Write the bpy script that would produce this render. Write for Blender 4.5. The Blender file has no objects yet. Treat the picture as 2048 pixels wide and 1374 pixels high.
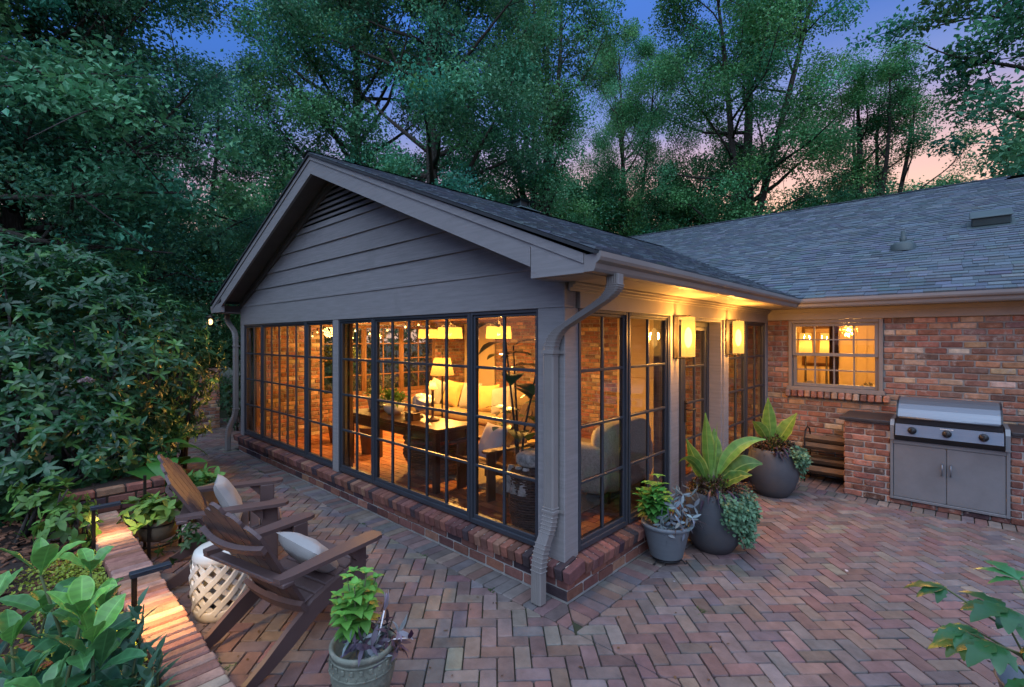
import bpy, math, random
import numpy as np
from mathutils import Vector, Matrix

rng = np.random.default_rng(7)
random.seed(7)
scene = bpy.context.scene
COL = scene.collection
R = math.radians

# ------------------------------------------------------------------ camera
F_DIR = np.array([-0.68394, 0.72954, 0.0])
R_DIR = np.array([0.72954, 0.68394, 0.0])
CAM = np.array([2.072, -2.784, 1.88])
cam = bpy.data.cameras.new('camera')
cam.sensor_width = 36.0
cam.lens = 36.0 * 960 / 2048
cam.shift_y = -10 / 2048
cam.clip_start = 0.05
cam.clip_end = 600
camo = bpy.data.objects.new('camera', cam)
COL.objects.link(camo)
camo.location = CAM
camo.rotation_euler = (R(90), 0, math.atan2(-F_DIR[0], F_DIR[1]))
scene.camera = camo

# ------------------------------------------------------------------ sky
world = bpy.data.worlds.new('World')
scene.world = world
world.use_nodes = True
nt = world.node_tree
nt.nodes.clear()
out = nt.nodes.new('ShaderNodeOutputWorld')
bg = nt.nodes.new('ShaderNodeBackground')
tc = nt.nodes.new('ShaderNodeTexCoord')
sep = nt.nodes.new('ShaderNodeSeparateXYZ')
nt.links.new(tc.outputs['Generated'], sep.inputs[0])
ramp = nt.nodes.new('ShaderNodeValToRGB')
cr = ramp.color_ramp
stops = [(0.0, (.60, .40, .33)), (0.20, (.78, .46, .33)), (0.27, (.60, .37, .36)), (0.33, (.38, .28, .41)),
         (0.41, (.12, .19, .47)), (0.51, (.026, .115, .44)), (0.68, (.03, .15, .60)), (0.80, (.42, .62, 1.10)), (1.0, (.62, .82, 1.28))]
while len(cr.elements) < len(stops):
    cr.elements.new(0.5)
for e, (p, c) in zip(cr.elements, stops):
    e.position = p
    e.color = (*c, 1)
noi = nt.nodes.new('ShaderNodeTexNoise')
noi.inputs['Scale'].default_value = 2.2
noi.inputs['Detail'].default_value = 5
mp = nt.nodes.new('ShaderNodeMapping')
mp.inputs['Scale'].default_value = (1, 1, 5)
nt.links.new(tc.outputs['Generated'], mp.inputs[0])
nt.links.new(mp.outputs[0], noi.inputs['Vector'])
ma = nt.nodes.new('ShaderNodeMath')
ma.operation = 'MULTIPLY_ADD'
ma.inputs[1].default_value = 0.10
nt.links.new(noi.outputs[0], ma.inputs[0])
sub = nt.nodes.new('ShaderNodeMath')
sub.operation = 'SUBTRACT'
sub.inputs[1].default_value = 0.05
nt.links.new(sep.outputs['Z'], sub.inputs[0])
dot = nt.nodes.new('ShaderNodeVectorMath')
dot.operation = 'DOT_PRODUCT'
dot.inputs[1].default_value = (-.289, .957, 0)
nt.links.new(tc.outputs['Generated'], dot.inputs[0])
az = nt.nodes.new('ShaderNodeMath')
az.operation = 'MULTIPLY_ADD'
az.inputs[1].default_value = -.17
az.inputs[2].default_value = .155
nt.links.new(dot.outputs['Value'], az.inputs[0])
azs = nt.nodes.new('ShaderNodeMath')
azs.operation = 'ADD'
nt.links.new(sub.outputs[0], azs.inputs[0])
nt.links.new(az.outputs[0], azs.inputs[1])
nt.links.new(azs.outputs[0], ma.inputs[2])
nt.links.new(ma.outputs[0], ramp.inputs[0])
# a last trace of low sun from the real atmosphere model
sky = nt.nodes.new('ShaderNodeTexSky')
sky.sky_type = 'NISHITA'
sky.sun_disc = False
sky.sun_elevation = R(1.0)
sky.sun_rotation = R(-15)
skym = nt.nodes.new('ShaderNodeMixRGB')
skym.blend_type = 'ADD'
skym.inputs[0].default_value = 0.05
nt.links.new(ramp.outputs[0], skym.inputs[1])
nt.links.new(sky.outputs[0], skym.inputs[2])
nt.links.new(skym.outputs[0], bg.inputs['Color'])
bg.inputs['Strength'].default_value = 1.0
nt.links.new(bg.outputs[0], out.inputs['Surface'])

# soft skylight direction (after sunset: very wide, cool)
sun = bpy.data.lights.new('sun', 'SUN')
sun.energy = 1.5
sun.angle = R(70)
sun.color = (.68, .83, 1.0)
suno = bpy.data.objects.new('sun', sun)
COL.objects.link(suno)
suno.rotation_euler = (R(46), R(0), R(36))

vs = scene.view_settings
vs.view_transform = 'Standard'
vs.look = 'None'
vs.exposure = 0.45
vs.gamma = 1.0
scene.cycles.use_denoising = True
scene.cycles.max_bounces = 10
scene.cycles.transparent_max_bounces = 24
scene.cycles.sample_clamp_indirect = 6.0
scene.cycles.caustics_reflective = False
scene.cycles.caustics_refractive = False

# ------------------------------------------------------------------ helpers
V = lambda *a: np.array(a, float)


def nrm(a):
    a = np.asarray(a, float)
    return a / (np.linalg.norm(a, axis=-1, keepdims=True) + 1e-12)


_CH = {}


def _chbox():
    """unit chamfered box template: corner signs plus which axis is full"""
    vs_, idx = [], {}
    for sx in (-1, 1):
        for sy in (-1, 1):
            for sz in (-1, 1):
                for ax in range(3):
                    idx[(sx, sy, sz, ax)] = len(vs_)
                    vs_.append(((sx, sy, sz), ax))
    fs = []
    for ax in range(3):
        o1, o2 = (ax + 1) % 3, (ax + 2) % 3
        for s in (-1, 1):
            q = []
            for a, b in ((-1, -1), (1, -1), (1, 1), (-1, 1)):
                k = [0, 0, 0]
                k[ax] = s; k[o1] = a; k[o2] = b
                q.append(idx[(*k, ax)])
            fs.append(q if s > 0 else q[::-1])
    for ax in range(3):
        o1, o2 = (ax + 1) % 3, (ax + 2) % 3
        for a in (-1, 1):
            for b in (-1, 1):
                q = []
                for s, w in ((-1, o1), (1, o1), (1, o2), (-1, o2)):
                    k = [0, 0, 0]
                    k[ax] = s; k[o1] = a; k[o2] = b
                    q.append(idx[(*k, w)])
                fs.append(q[::-1] if a * b > 0 else q)
    for sx in (-1, 1):
        for sy in (-1, 1):
            for sz in (-1, 1):
                q = [idx[(sx, sy, sz, 0)], idx[(sx, sy, sz, 1)], idx[(sx, sy, sz, 2)]]
                fs.append(q if sx * sy * sz > 0 else q[::-1])
    return vs_, fs


_CHV, _CHF = _chbox()
_CHS = np.array([v[0] for v in _CHV], float)
_CHM = np.ones((24, 3))
for _i, _v in enumerate(_CHV):
    for _a in range(3):
        if _a != _v[1]:
            _CHM[_i, _a] = 0
_BXS = np.array([(x, y, z) for x in (-1, 1) for y in (-1, 1) for z in (-1, 1)], float)
_BXF = [(0, 1, 3, 2), (4, 6, 7, 5), (0, 4, 5, 1), (2, 3, 7, 6), (0, 2, 6, 4), (1, 5, 7, 3)]


class MB:
    def __init__(s):
        s.v = []; s.n = 0; s.f = []; s.c = []; s.s = []

    def add(s, verts, faces, col=(1, 1, 1), smooth=False):
        verts = np.asarray(verts, float).reshape(-1, 3)
        o = s.n
        s.v.append(verts); s.n += len(verts)
        cc = np.asarray(col, float)
        for i, f in enumerate(faces):
            s.f.append([k + o for k in f])
            s.c.append(cc if cc.ndim == 1 else cc[i])
            s.s.append(smooth)

    def box(s, c, size, M=None, ch=0.0, col=(1, 1, 1)):
        h = np.asarray(size, float) / 2
        if ch > 0:
            ch = min(ch, h.min() * .9)
            v = _CHS * (h - ch * (1 - _CHM))
            f = _CHF
        else:
            v = _BXS * h; f = _BXF
        if M is not None:
            v = v @ np.asarray(M, float).T
        s.add(v + np.asarray(c, float), f, col)

    def b(s, x0, x1, y0, y1, z0, z1, ch=0.0, col=(1, 1, 1)):
        s.box(((x0 + x1) / 2, (y0 + y1) / 2, (z0 + z1) / 2), (abs(x1 - x0), abs(y1 - y0), abs(z1 - z0)), None, ch, col)

    def bar(s, p0, p1, w, t, up=(0, 0, 1), ch=0.0, col=(1, 1, 1)):
        p0, p1 = np.asarray(p0, float), np.asarray(p1, float)
        d = p1 - p0; L = np.linalg.norm(d); d = d / L
        side = np.cross(d, up)
        if np.linalg.norm(side) < 1e-5:
            side = np.cross(d, (1, 0, 0))
        side = nrm(side); n = np.cross(side, d)
        s.box((p0 + p1) / 2, (L, w, t), np.stack([d, side, n], 1), ch, col)

    def tube(s, pts, rad, n=8, caps=True, col=(1, 1, 1), smooth=True, flat=1.0):
        pts = np.asarray(pts, float)
        rad = np.broadcast_to(np.asarray(rad, float), (len(pts),))
        t = nrm(np.gradient(pts, axis=0))
        u = np.cross(t[0], (0, 0, 1.0))
        if np.linalg.norm(u) < 1e-3:
            u = np.array([1.0, 0, 0])
        u = nrm(u); vv = []
        a = np.arange(n) * 2 * math.pi / n
        for i in range(len(pts)):
            u = u - t[i] * (u @ t[i]); u = nrm(u); w = np.cross(t[i], u)
            vv.append(pts[i] + rad[i] * (np.cos(a)[:, None] * u + flat * np.sin(a)[:, None] * w))
        f = []
        for i in range(len(pts) - 1):
            for k in range(n):
                k2 = (k + 1) % n
                f.append((i * n + k, i * n + k2, (i + 1) * n + k2, (i + 1) * n + k))
        if caps:
            f.append(tuple(range(n))[::-1]); f.append(tuple((len(pts) - 1) * n + k for k in range(n)))
        s.add(np.concatenate(vv), f, col, smooth)

    def rtube(s, pts, w, t, side, col=(1, 1, 1), ch=.006):
        """rectangular pipe swept along pts, width w along the fixed vector side, depth t"""
        pts = np.asarray(pts, float)
        tg = nrm(np.gradient(pts, axis=0)); side = nrm(side); vv = []
        prof = []
        for a, b_ in ((-1, -1), (1, -1), (1, 1), (-1, 1)):
            prof.append((a * (w / 2 - ch) if False else a * w / 2, b_ * (t / 2 - ch) * 1.0))
            prof.append((a * (w / 2 - ch), b_ * t / 2))
        prof = sorted(prof, key=lambda p: math.atan2(p[1], p[0]))
        for i in range(len(pts)):
            n_ = nrm(np.cross(tg[i], side))
            for a, b_ in prof:
                vv.append(pts[i] + side * a + n_ * b_)
        m = len(prof); f = []
        for i in range(len(pts) - 1):
            for k in range(m):
                k2 = (k + 1) % m
                f.append((i * m + k, i * m + k2, (i + 1) * m + k2, (i + 1) * m + k))
        f.append(tuple(range(m))[::-1]); f.append(tuple((len(pts) - 1) * m + k for k in range(m)))
        s.add(vv, f, col)

    def lathe(s, prof, c=(0, 0, 0), n=32, col=(1, 1, 1), smooth=True, capb=False, capt=False):
        c = np.asarray(c, float)
        a = np.arange(n) * 2 * math.pi / n
        vv = []
        for r, z in prof:
            vv.append(np.stack([r * np.cos(a), r * np.sin(a), np.full(n, z)], 1) + c)
        f = []
        for i in range(len(prof) - 1):
            for k in range(n):
                k2 = (k + 1) % n
                f.append((i * n + k, i * n + k2, (i + 1) * n + k2, (i + 1) * n + k))
        if capb: f.append(tuple(range(n))[::-1])
        if capt: f.append(tuple((len(prof) - 1) * n + k for k in range(n)))
        s.add(np.concatenate(vv), f, col, smooth)

    def ball(s, c, r, nu=12, nv=8, col=(1, 1, 1)):
        r = np.broadcast_to(np.asarray(r, float), (3,))
        v, f = [], []
        for j in range(nv + 1):
            ph = math.pi * j / nv
            for i in range(nu):
                th = 2 * math.pi * i / nu
                v.append((r[0] * math.sin(ph) * math.cos(th), r[1] * math.sin(ph) * math.sin(th), -r[2] * math.cos(ph)))
        for j in range(nv):
            for i in range(nu):
                f.append((j * nu + i, j * nu + (i + 1) % nu, (j + 1) * nu + (i + 1) % nu, (j + 1) * nu + i))
        s.add(np.array(v) + np.asarray(c, float), f, col, True)

    def prism(s, poly, ax, a0, a1, col=(1, 1, 1)):
        """extrude a 2-D polygon along axis ax ('x','y','z')"""
        n = len(poly); v = []
        for a in (a0, a1):
            for p, q in poly:
                v.append({'x': (a, p, q), 'y': (p, a, q), 'z': (p, q, a)}[ax])
        f = [tuple(range(n)), tuple(range(2 * n - 1, n - 1, -1))]
        for k in range(n):
            k2 = (k + 1) % n
            f.append((k, k + n, k2 + n, k2))
        s.add(v, f, col)

    def leaves(s, P, D, U, L, W, droop=.6, fold=.2, prof='ell', n=3, col=(.05, .15, .05), vein=0, edge=None):
        P = np.atleast_2d(np.asarray(P, float)); m = len(P)
        D = nrm(np.broadcast_to(np.asarray(D, float), (m, 3)))
        U = np.broadcast_to(np.asarray(U, float), (m, 3))
        L = np.broadcast_to(np.asarray(L, float), (m,)); W = np.broadcast_to(np.asarray(W, float), (m,))
        droop = np.broadcast_to(np.asarray(droop, float), (m,))
        S = np.cross(D, U)
        bad = np.linalg.norm(S, axis=1) < 1e-3
        S[bad] = np.cross(D[bad], (1, .3, 0)); S = nrm(S); N = np.cross(S, D)
        ss = np.linspace(0, 1, n + 1)
        if prof == 'ell':
            wp = np.sin(np.pi * np.clip(ss, .04, .985) ** .85)
        elif prof == 'lance':
            wp = np.sin(np.pi * np.clip(ss, .03, .99) ** .7) ** 1.1
        elif prof == 'grass':
            wp = (1 - ss) ** .6 + .02
        elif prof == 'heart':
            wp = np.sin(np.pi * np.clip(ss, .12, .985) ** .62)
        elif prof == 'canna':
            wp = np.maximum(np.sin(np.pi * np.clip((ss - .12) / .88, .0, .985) ** .95), .10)
        else:
            wp = np.clip(np.sin(np.pi * np.clip(ss, .03, .98)) * (1 + .25 * np.cos(ss * 22)), .02, 2)
        p = P.copy(); verts = []
        for k in range(n + 1):
            a = -droop * ss[k]
            dv = D * np.cos(a)[:, None] + N * np.sin(a)[:, None]
            nv = N * np.cos(a)[:, None] - D * np.sin(a)[:, None]
            if k:
                p = p + dv * (L / n)[:, None]
            w = (W * .5 * wp[k])[:, None]
            up = nv * w * fold
            if edge is not None:
                verts += [p - S * w + up, p - S * w * .82 + up * .82, p, p + S * w * .82 + up * .82, p + S * w + up]
            else:
                verts += [p - S * w + up, p, p + S * w + up]
        q = 5 if edge is not None else 3
        vv = np.stack(verts, 1).reshape(-1, 3)
        f0 = []
        for k in range(n):
            for j in range(q - 1):
                f0.append((k * q + j, (k + 1) * q + j, (k + 1) * q + j + 1, k * q + j + 1))
        f0 = np.array(f0); nf = len(f0)
        fa = (f0[None] + (np.arange(m) * (n + 1) * q)[:, None, None]).reshape(-1, 4) + s.n
        col = np.broadcast_to(np.asarray(col, float), (m, 3))
        ca = np.repeat(col, nf, 0)
        if vein:
            alt = np.repeat(1 + vein * np.where(np.arange(n) % 2, 1, -1), q - 1)
            ca = ca * np.tile(alt, m)[:, None]
        if edge is not None:
            e = np.tile(np.array([1, 0, 0, 1] * n, bool), m)
            ca = ca.copy(); ca[e] = np.repeat(np.broadcast_to(np.asarray(edge, float), (m, 3)), nf, 0)[e]
        s.v.append(vv); s.n += len(vv)
        s.f += fa.tolist(); s.c += list(ca); s.s += [True] * len(fa)

    def build(s, name, mat, parent=None, loc=(0, 0, 0)):
        me = bpy.data.meshes.new(name)
        v = np.concatenate(s.v) - np.asarray(loc, float)
        me.vertices.add(len(v)); me.vertices.foreach_set('co', v.astype(np.float32).ravel())
        tot = np.fromiter((len(f) for f in s.f), np.int32, len(s.f))
        idx = np.fromiter((k for f in s.f for k in f), np.int32, int(tot.sum()))
        me.loops.add(len(idx)); me.loops.foreach_set('vertex_index', idx)
        me.polygons.add(len(tot))
        st = np.zeros(len(tot), np.int32); st[1:] = np.cumsum(tot)[:-1]
        me.polygons.foreach_set('loop_start', st)
        me.polygons.foreach_set('use_smooth', np.array(s.s, bool))
        me.update(calc_edges=True)
        a = me.attributes.new('Col', 'FLOAT_COLOR', 'FACE')
        c = np.ones((len(tot), 4), np.float32); c[:, :3] = np.array(s.c).reshape(-1, 3)
        a.data.foreach_set('color', c.ravel())
        me.validate()
        me.materials.append(mat)
        o = bpy.data.objects.new(name, me)
        COL.objects.link(o)
        if parent is not None:
            o.parent = parent
        else:
            o.location = loc
        return o


def tag(o, label=None, cat=None, group=None, kind=None):
    if label: o['label'] = label
    if cat: o['category'] = cat
    if group: o['group'] = group
    if kind: o['kind'] = kind
    return o


def thing(name, label, cat, loc=(0, 0, 0), rz=0.0, group=None):
    o = bpy.data.objects.new(name, None)
    COL.objects.link(o)
    o.location = loc; o.rotation_euler = (0, 0, rz)
    o.empty_display_size = .1
    return tag(o, label, cat, group)


def lamp(name, loc, energy, parent=None, color=(1, .49, .115), r=.04, kind='POINT', rot=None, size=None):
    l = bpy.data.lights.new(name, kind)
    l.energy = energy; l.color = color
    if kind in ('POINT', 'SPOT'): l.shadow_soft_size = r
    if kind == 'SPOT':
        l.spot_size = R(size or 140); l.spot_blend = .9
    o = bpy.data.objects.new(name, l)
    COL.objects.link(o); o.location = loc
    if rot: o.rotation_euler = rot
    if parent: o.parent = parent
    return o


# ------------------------------------------------------------------ materials
_M = {}


def pm(name, col=(.5, .5, .5), rough=.6, attr=False, ns=6, na=.25, bs=60, bst=.15, metal=0, spec=.4, transl=0,
       col2=None, c2s=3.0, c2lo=.55, c2hi=.62, stretch=None, bd=.01, coat=0):
    if name in _M: return _M[name]
    m = bpy.data.materials.new(name); m.use_nodes = True
    t = m.node_tree; t.nodes.clear()
    o = t.nodes.new('ShaderNodeOutputMaterial'); p = t.nodes.new('ShaderNodeBsdfPrincipled')
    tcn = t.nodes.new('ShaderNodeTexCoord'); vec = tcn.outputs['Object']
    if stretch:
        mpn = t.nodes.new('ShaderNodeMapping'); mpn.inputs['Scale'].default_value = stretch
        t.links.new(vec, mpn.inputs[0]); vec = mpn.outputs[0]
    if attr:
        a = t.nodes.new('ShaderNodeAttribute'); a.attribute_name = 'Col'; c = a.outputs['Color']
    else:
        g = t.nodes.new('ShaderNodeRGB'); g.outputs[0].default_value = (*col, 1); c = g.outputs[0]
    if na > 0:
        n1 = t.nodes.new('ShaderNodeTexNoise'); n1.inputs['Scale'].default_value = ns; n1.inputs['Detail'].default_value = 6
        n1.inputs['Roughness'].default_value = .65
        t.links.new(vec, n1.inputs['Vector'])
        mr = t.nodes.new('ShaderNodeMapRange'); mr.inputs[1].default_value = .25; mr.inputs[2].default_value = .75
        mr.inputs[3].default_value = 1 - na; mr.inputs[4].default_value = 1 + na
        t.links.new(n1.outputs[0], mr.inputs[0])
        vm = t.nodes.new('ShaderNodeVectorMath'); vm.operation = 'SCALE'
        t.links.new(c, vm.inputs[0]); t.links.new(mr.outputs[0], vm.inputs['Scale']); c = vm.outputs[0]
    if col2 is not None:
        n3 = t.nodes.new('ShaderNodeTexNoise'); n3.inputs['Scale'].default_value = c2s; n3.inputs['Detail'].default_value = 8
        n3.inputs['Roughness'].default_value = .7
        t.links.new(tcn.outputs['Object'], n3.inputs['Vector'])
        m3 = t.nodes.new('ShaderNodeMapRange'); m3.inputs[1].default_value = c2lo; m3.inputs[2].default_value = c2hi
        t.links.new(n3.outputs[0], m3.inputs[0])
        mx = t.nodes.new('ShaderNodeMixRGB'); t.links.new(m3.outputs[0], mx.inputs[0]); t.links.new(c, mx.inputs[1])
        mx.inputs[2].default_value = (*col2, 1); c = mx.outputs[0]
    t.links.new(c, p.inputs['Base Color'])
    p.inputs['Roughness'].default_value = rough; p.inputs['Metallic'].default_value = metal
    p.inputs['Specular IOR Level'].default_value = spec
    if coat: p.inputs['Coat Weight'].default_value = coat
    if bst > 0:
        n2 = t.nodes.new('ShaderNodeTexNoise'); n2.inputs['Scale'].default_value = bs; n2.inputs['Detail'].default_value = 5
        t.links.new(vec, n2.inputs['Vector'])
        bp = t.nodes.new('ShaderNodeBump'); bp.inputs['Strength'].default_value = bst; bp.inputs['Distance'].default_value = bd
        t.links.new(n2.outputs[0], bp.inputs['Height']); t.links.new(bp.outputs[0], p.inputs['Normal'])
    s = p.outputs[0]
    if transl > 0:
        tr = t.nodes.new('ShaderNodeBsdfTranslucent'); t.links.new(c, tr.inputs['Color'])
        ms = t.nodes.new('ShaderNodeMixShader'); ms.inputs[0].default_value = transl
        t.links.new(s, ms.inputs[1]); t.links.new(tr.outputs[0], ms.inputs[2]); s = ms.outputs[0]
    t.links.new(s, o.inputs[0])
    _M[name] = m
    return m


def emat(name, col, strength, transl=.4, base=(.85, .75, .55), clear=0):
    """a lit lampshade: glows, and lets the bulb inside shine through"""
    if name in _M: return _M[name]
    m = bpy.data.materials.new(name); m.use_nodes = True
    t = m.node_tree; t.nodes.clear()
    o = t.nodes.new('ShaderNodeOutputMaterial')
    e = t.nodes.new('ShaderNodeEmission'); e.inputs[0].default_value = (*col, 1); e.inputs[1].default_value = strength
    d = t.nodes.new('ShaderNodeBsdfDiffuse'); d.inputs[0].default_value = (*base, 1)
    tr = t.nodes.new('ShaderNodeBsdfTranslucent'); tr.inputs[0].default_value = (*base, 1)
    mx = t.nodes.new('ShaderNodeMixShader'); mx.inputs[0].default_value = transl
    t.links.new(d.outputs[0], mx.inputs[1]); t.links.new(tr.outputs[0], mx.inputs[2])
    ad = t.nodes.new('ShaderNodeAddShader'); t.links.new(mx.outputs[0], ad.inputs[0]); t.links.new(e.outputs[0], ad.inputs[1])
    last = ad
    if clear:      # thin fabric or frosted glass that lets part of the bulb's light straight through
        tp = t.nodes.new('ShaderNodeBsdfTransparent'); tp.inputs[0].default_value = (1, .86, .62, 1)
        last = t.nodes.new('ShaderNodeMixShader'); last.inputs[0].default_value = clear
        t.links.new(ad.outputs[0], last.inputs[1]); t.links.new(tp.outputs[0], last.inputs[2])
    t.links.new(last.outputs[0], o.inputs[0])
    _M[name] = m
    return m


def glassmat():
    m = bpy.data.materials.new('window glass'); m.use_nodes = True
    t = m.node_tree; t.nodes.clear()
    o = t.nodes.new('ShaderNodeOutputMaterial')
    tr = t.nodes.new('ShaderNodeBsdfTransparent'); tr.inputs[0].default_value = (.93, .95, .94, 1)
    g = t.nodes.new('ShaderNodeBsdfGlossy'); g.inputs['Roughness'].default_value = .0; g.inputs[0].default_value = (1, 1, 1, 1)
    fr = t.nodes.new('ShaderNodeFresnel'); fr.inputs[0].default_value = 1.55
    mx = t.nodes.new('ShaderNodeMixShader')
    t.links.new(fr.outputs[0], mx.inputs[0]); t.links.new(tr.outputs[0], mx.inputs[1]); t.links.new(g.outputs[0], mx.inputs[2])
    t.links.new(mx.outputs[0], o.inputs[0])
    return m


GLASS = glassmat()
BRICK = pm('old brick', attr=True, rough=.9, ns=14, na=.45, bs=90, bst=.5, spec=.15, col2=(.36, .30, .26), c2s=11, c2lo=.54, c2hi=.70)
PLBRICK = pm('plinth brick', attr=True, rough=.85, ns=14, na=.35, bs=90, bst=.4, spec=.2, col2=(.3, .27, .25), c2s=9, c2lo=.66, c2hi=.75)
PAVER = pm('clay paver', attr=True, rough=.72, ns=9, na=.32, bs=120, bst=.35, spec=.35, bd=.006)
MORTAR = pm('mortar', (.22, .20, .18), .95, bs=80, bst=.5)
MORTARL = pm('pale mortar', (.36, .33, .30), .95, bs=80, bst=.4)
JOINT = pm('joint sand', (.035, .036, .026), .95, ns=20, na=.5, bs=60, bst=.6, col2=(.03, .05, .015), c2s=2, c2lo=.5, c2hi=.6)
TRIM = pm('taupe painted wood', (.225, .210, .204), .55, ns=3, na=.18, bs=30, bst=.25, stretch=(1, 1, 14), spec=.35, col2=(.175, .162, .155), c2s=2, c2lo=.58, c2hi=.8)
SIDING = pm('taupe siding', (.212, .198, .193), .6, ns=2.2, na=.24, bs=26, bst=.4, stretch=(1.2, 1.2, 26), spec=.3, col2=(.17, .158, .152), c2s=1.6, c2lo=.55, c2hi=.8)
GUTTER = pm('gutter enamel', (.215, .195, .18), .35, ns=3, na=.12, bs=10, bst=.03, spec=.5)
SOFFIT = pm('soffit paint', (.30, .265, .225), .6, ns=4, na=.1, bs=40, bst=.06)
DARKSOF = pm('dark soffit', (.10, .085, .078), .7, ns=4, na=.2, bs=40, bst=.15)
FRAME = pm('window frame black', (.030, .034, .042), .4, ns=6, na=.15, bs=30, bst=.05, spec=.5)
SHING = pm('asphalt shingle', attr=True, rough=.92, ns=90, na=.30, bs=260, bst=.55, spec=.15)
RIDGE = pm('dark ridge', (.03, .032, .036), .9, bs=150, bst=.5)
VENTM = pm('vent metal', (.06, .085, .085), .5, ns=4, na=.2, bst=.05)
BRONZE = pm('dark bronze', (.035, .026, .02), .4, metal=.5, bst=.04)
IRON = pm('black iron', (.015, .015, .016), .5, metal=.4, bst=.05)
STEEL = pm('brushed steel', (.19, .21, .235), .38, metal=.6, ns=3, na=.08, bs=14, bst=.05, stretch=(1, 40, 40))
CABST = pm('satin cabinet steel', (.19, .195, .20), .38, metal=.25, ns=4, na=.14, bs=14, bst=.04)
BLKMET = pm('black enamel', (.02, .02, .022), .35, bst=.03)
COUNTER = pm('dark stone counter', (.035, .03, .03), .35, ns=30, na=.5, bst=.05)
ADIR = pm('brown poly lumber', (.105, .066, .060), .5, ns=4, na=.13, bs=25, bst=.10, stretch=(6, 1.2, 1.2), spec=.4)
WHITECER = pm('cream ceramic', (.72, .68, .58), .25, ns=6, na=.06, bst=.02, spec=.5, col2=(.55, .45, .30), c2s=4, c2lo=.6, c2hi=.8)
PILLOW = pm('pillow cloth', (.37, .35, .325), .95, ns=6, na=.08, bs=260, bst=.25)
LEAF = pm('leaf', attr=True, rough=.48, ns=12, na=.22, bs=30, bst=.08, spec=.4, transl=.28)
GLOSSLEAF = pm('waxy leaf', attr=True, rough=.33, ns=12, na=.18, bs=30, bst=.08, spec=.55, transl=.22)
BARK = pm('bark', (.060, .050, .042), .95, ns=8, na=.5, bs=14, bst=.9, stretch=(3, 3, .5), bd=.05)
STEM = pm('green stem', (.09, .11, .04), .7, ns=10, na=.3, bst=.05)
SOIL = pm('soil', (.035, .022, .016), .98, ns=12, na=.5, bs=30, bst=.9)
CHIP = pm('bark chip', attr=True, rough=.9, ns=20, na=.35, bs=60, bst=.4)
GREYPOT = pm('grey resin pot', (.135, .155, .17), .45, ns=3, na=.12, bs=8, bst=.06, stretch=(1, 1, 10))
EGGPOT = pm('charcoal planter', (.058, .062, .070), .55, ns=3, na=.25, bs=60, bst=.08, col2=(.085, .075, .07), c2s=2.5, c2lo=.5, c2hi=.75)
TERRA = pm('aged stone urn', (.16, .17, .13), .9, ns=9, na=.45, bs=40, bst=.5, col2=(.30, .26, .20), c2s=6, c2lo=.52, c2hi=.66)
WOODL = pm('split wood', attr=True, rough=.9, ns=10, na=.35, bs=30, bst=.5, stretch=(1, 8, 8))
BARREL = pm('weathered wood tub', (.20, .14, .085), .8, ns=5, na=.35, bs=30, bst=.3)
INWALL = pm('cream plaster', (.52, .40, .24), .8, ns=3, na=.06, bs=50, bst=.05)
INWOOD = pm('stained wood', (.16, .075, .035), .5, ns=4, na=.3, bs=20, bst=.1, stretch=(1, 8, 1))
DKWOOD = pm('dark mahogany', (.085, .038, .02), .35, ns=5, na=.3, bst=.05)
SOFAM = pm('cream upholstery', (.28, .205, .11), .95, ns=6, na=.1, bs=200, bst=.2)
SPECK = pm('speckled fabric', (.50, .46, .38), .95, ns=60, na=.35, bs=200, bst=.2)
RUG = pm('sisal rug', (.34, .28, .19), .95, ns=80, na=.4, bs=150, bst=.5)
WICK = pm('wicker', attr=True, rough=.7, ns=30, na=.4, bs=60, bst=.4)
SHELLM = pm('shell', (.80, .76, .66), .3, bst=.02)
TILE = pm('floor brick', attr=True, rough=.5, ns=10, na=.25, bst=.1)
LAMPBULB = emat('lamp filament', (1, .60, .20), 3.0, 0)
SCONCE = emat('sconce glass', (1, .58, .14), .9, .5, (.10, .06, .02), clear=.5)
DRUM = emat('linen drum shade', (1, .54, .11), .65, .4, (.14, .10, .04), clear=.3)
SHADE = emat('pleated lampshade', (1, .42, .08), .6, .4, (.12, .08, .03), clear=.2)

# ------------------------------------------------------------------ brick helpers
OLD = [((.24, .085, .055), 5), ((.30, .13, .08), 4), ((.16, .06, .045), 3), ((.36, .20, .12), 3), ((.42, .28, .18), 2), ((.08, .045, .04), 2), ((.20, .12, .11), 2), ((.48, .38, .30), 1)]
PLI = [((.17, .075, .06), 5), ((.21, .09, .065), 4), ((.12, .055, .05), 3), ((.06, .04, .045), 2), ((.25, .13, .09), 1)]
PAV = [((.235, .115, .105), 6), ((.20, .115, .11), 4), ((.20, .165, .155), 4), ((.155, .15, .16), 3), ((.27, .205, .16), 2.5), ((.27, .24, .215), 1.6), ((.14, .145, .165), 2.2), ((.25, .14, .11), 2)]
TIL = [((.34, .13, .06), 4), ((.40, .17, .08), 3), ((.28, .10, .05), 2)]


PAV = [(tuple(.38 * a + .36 * b for a, b in zip(c, (.205, .162, .148))), w_) for c, w_ in PAV]
OLD = [(tuple(.68 * a + .32 * b for a, b in zip(c, (.30, .185, .125))), w_) for c, w_ in OLD]


def pick(pal, j=.15):
    w = np.array([p[1] for p in pal], float)
    c = np.array(pal[rng.choice(len(pal), p=w / w.sum())][0])
    return np.clip(c * (1 + rng.normal(0, j)) * (1 + rng.normal(0, .04, 3)), .01, .9)


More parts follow.
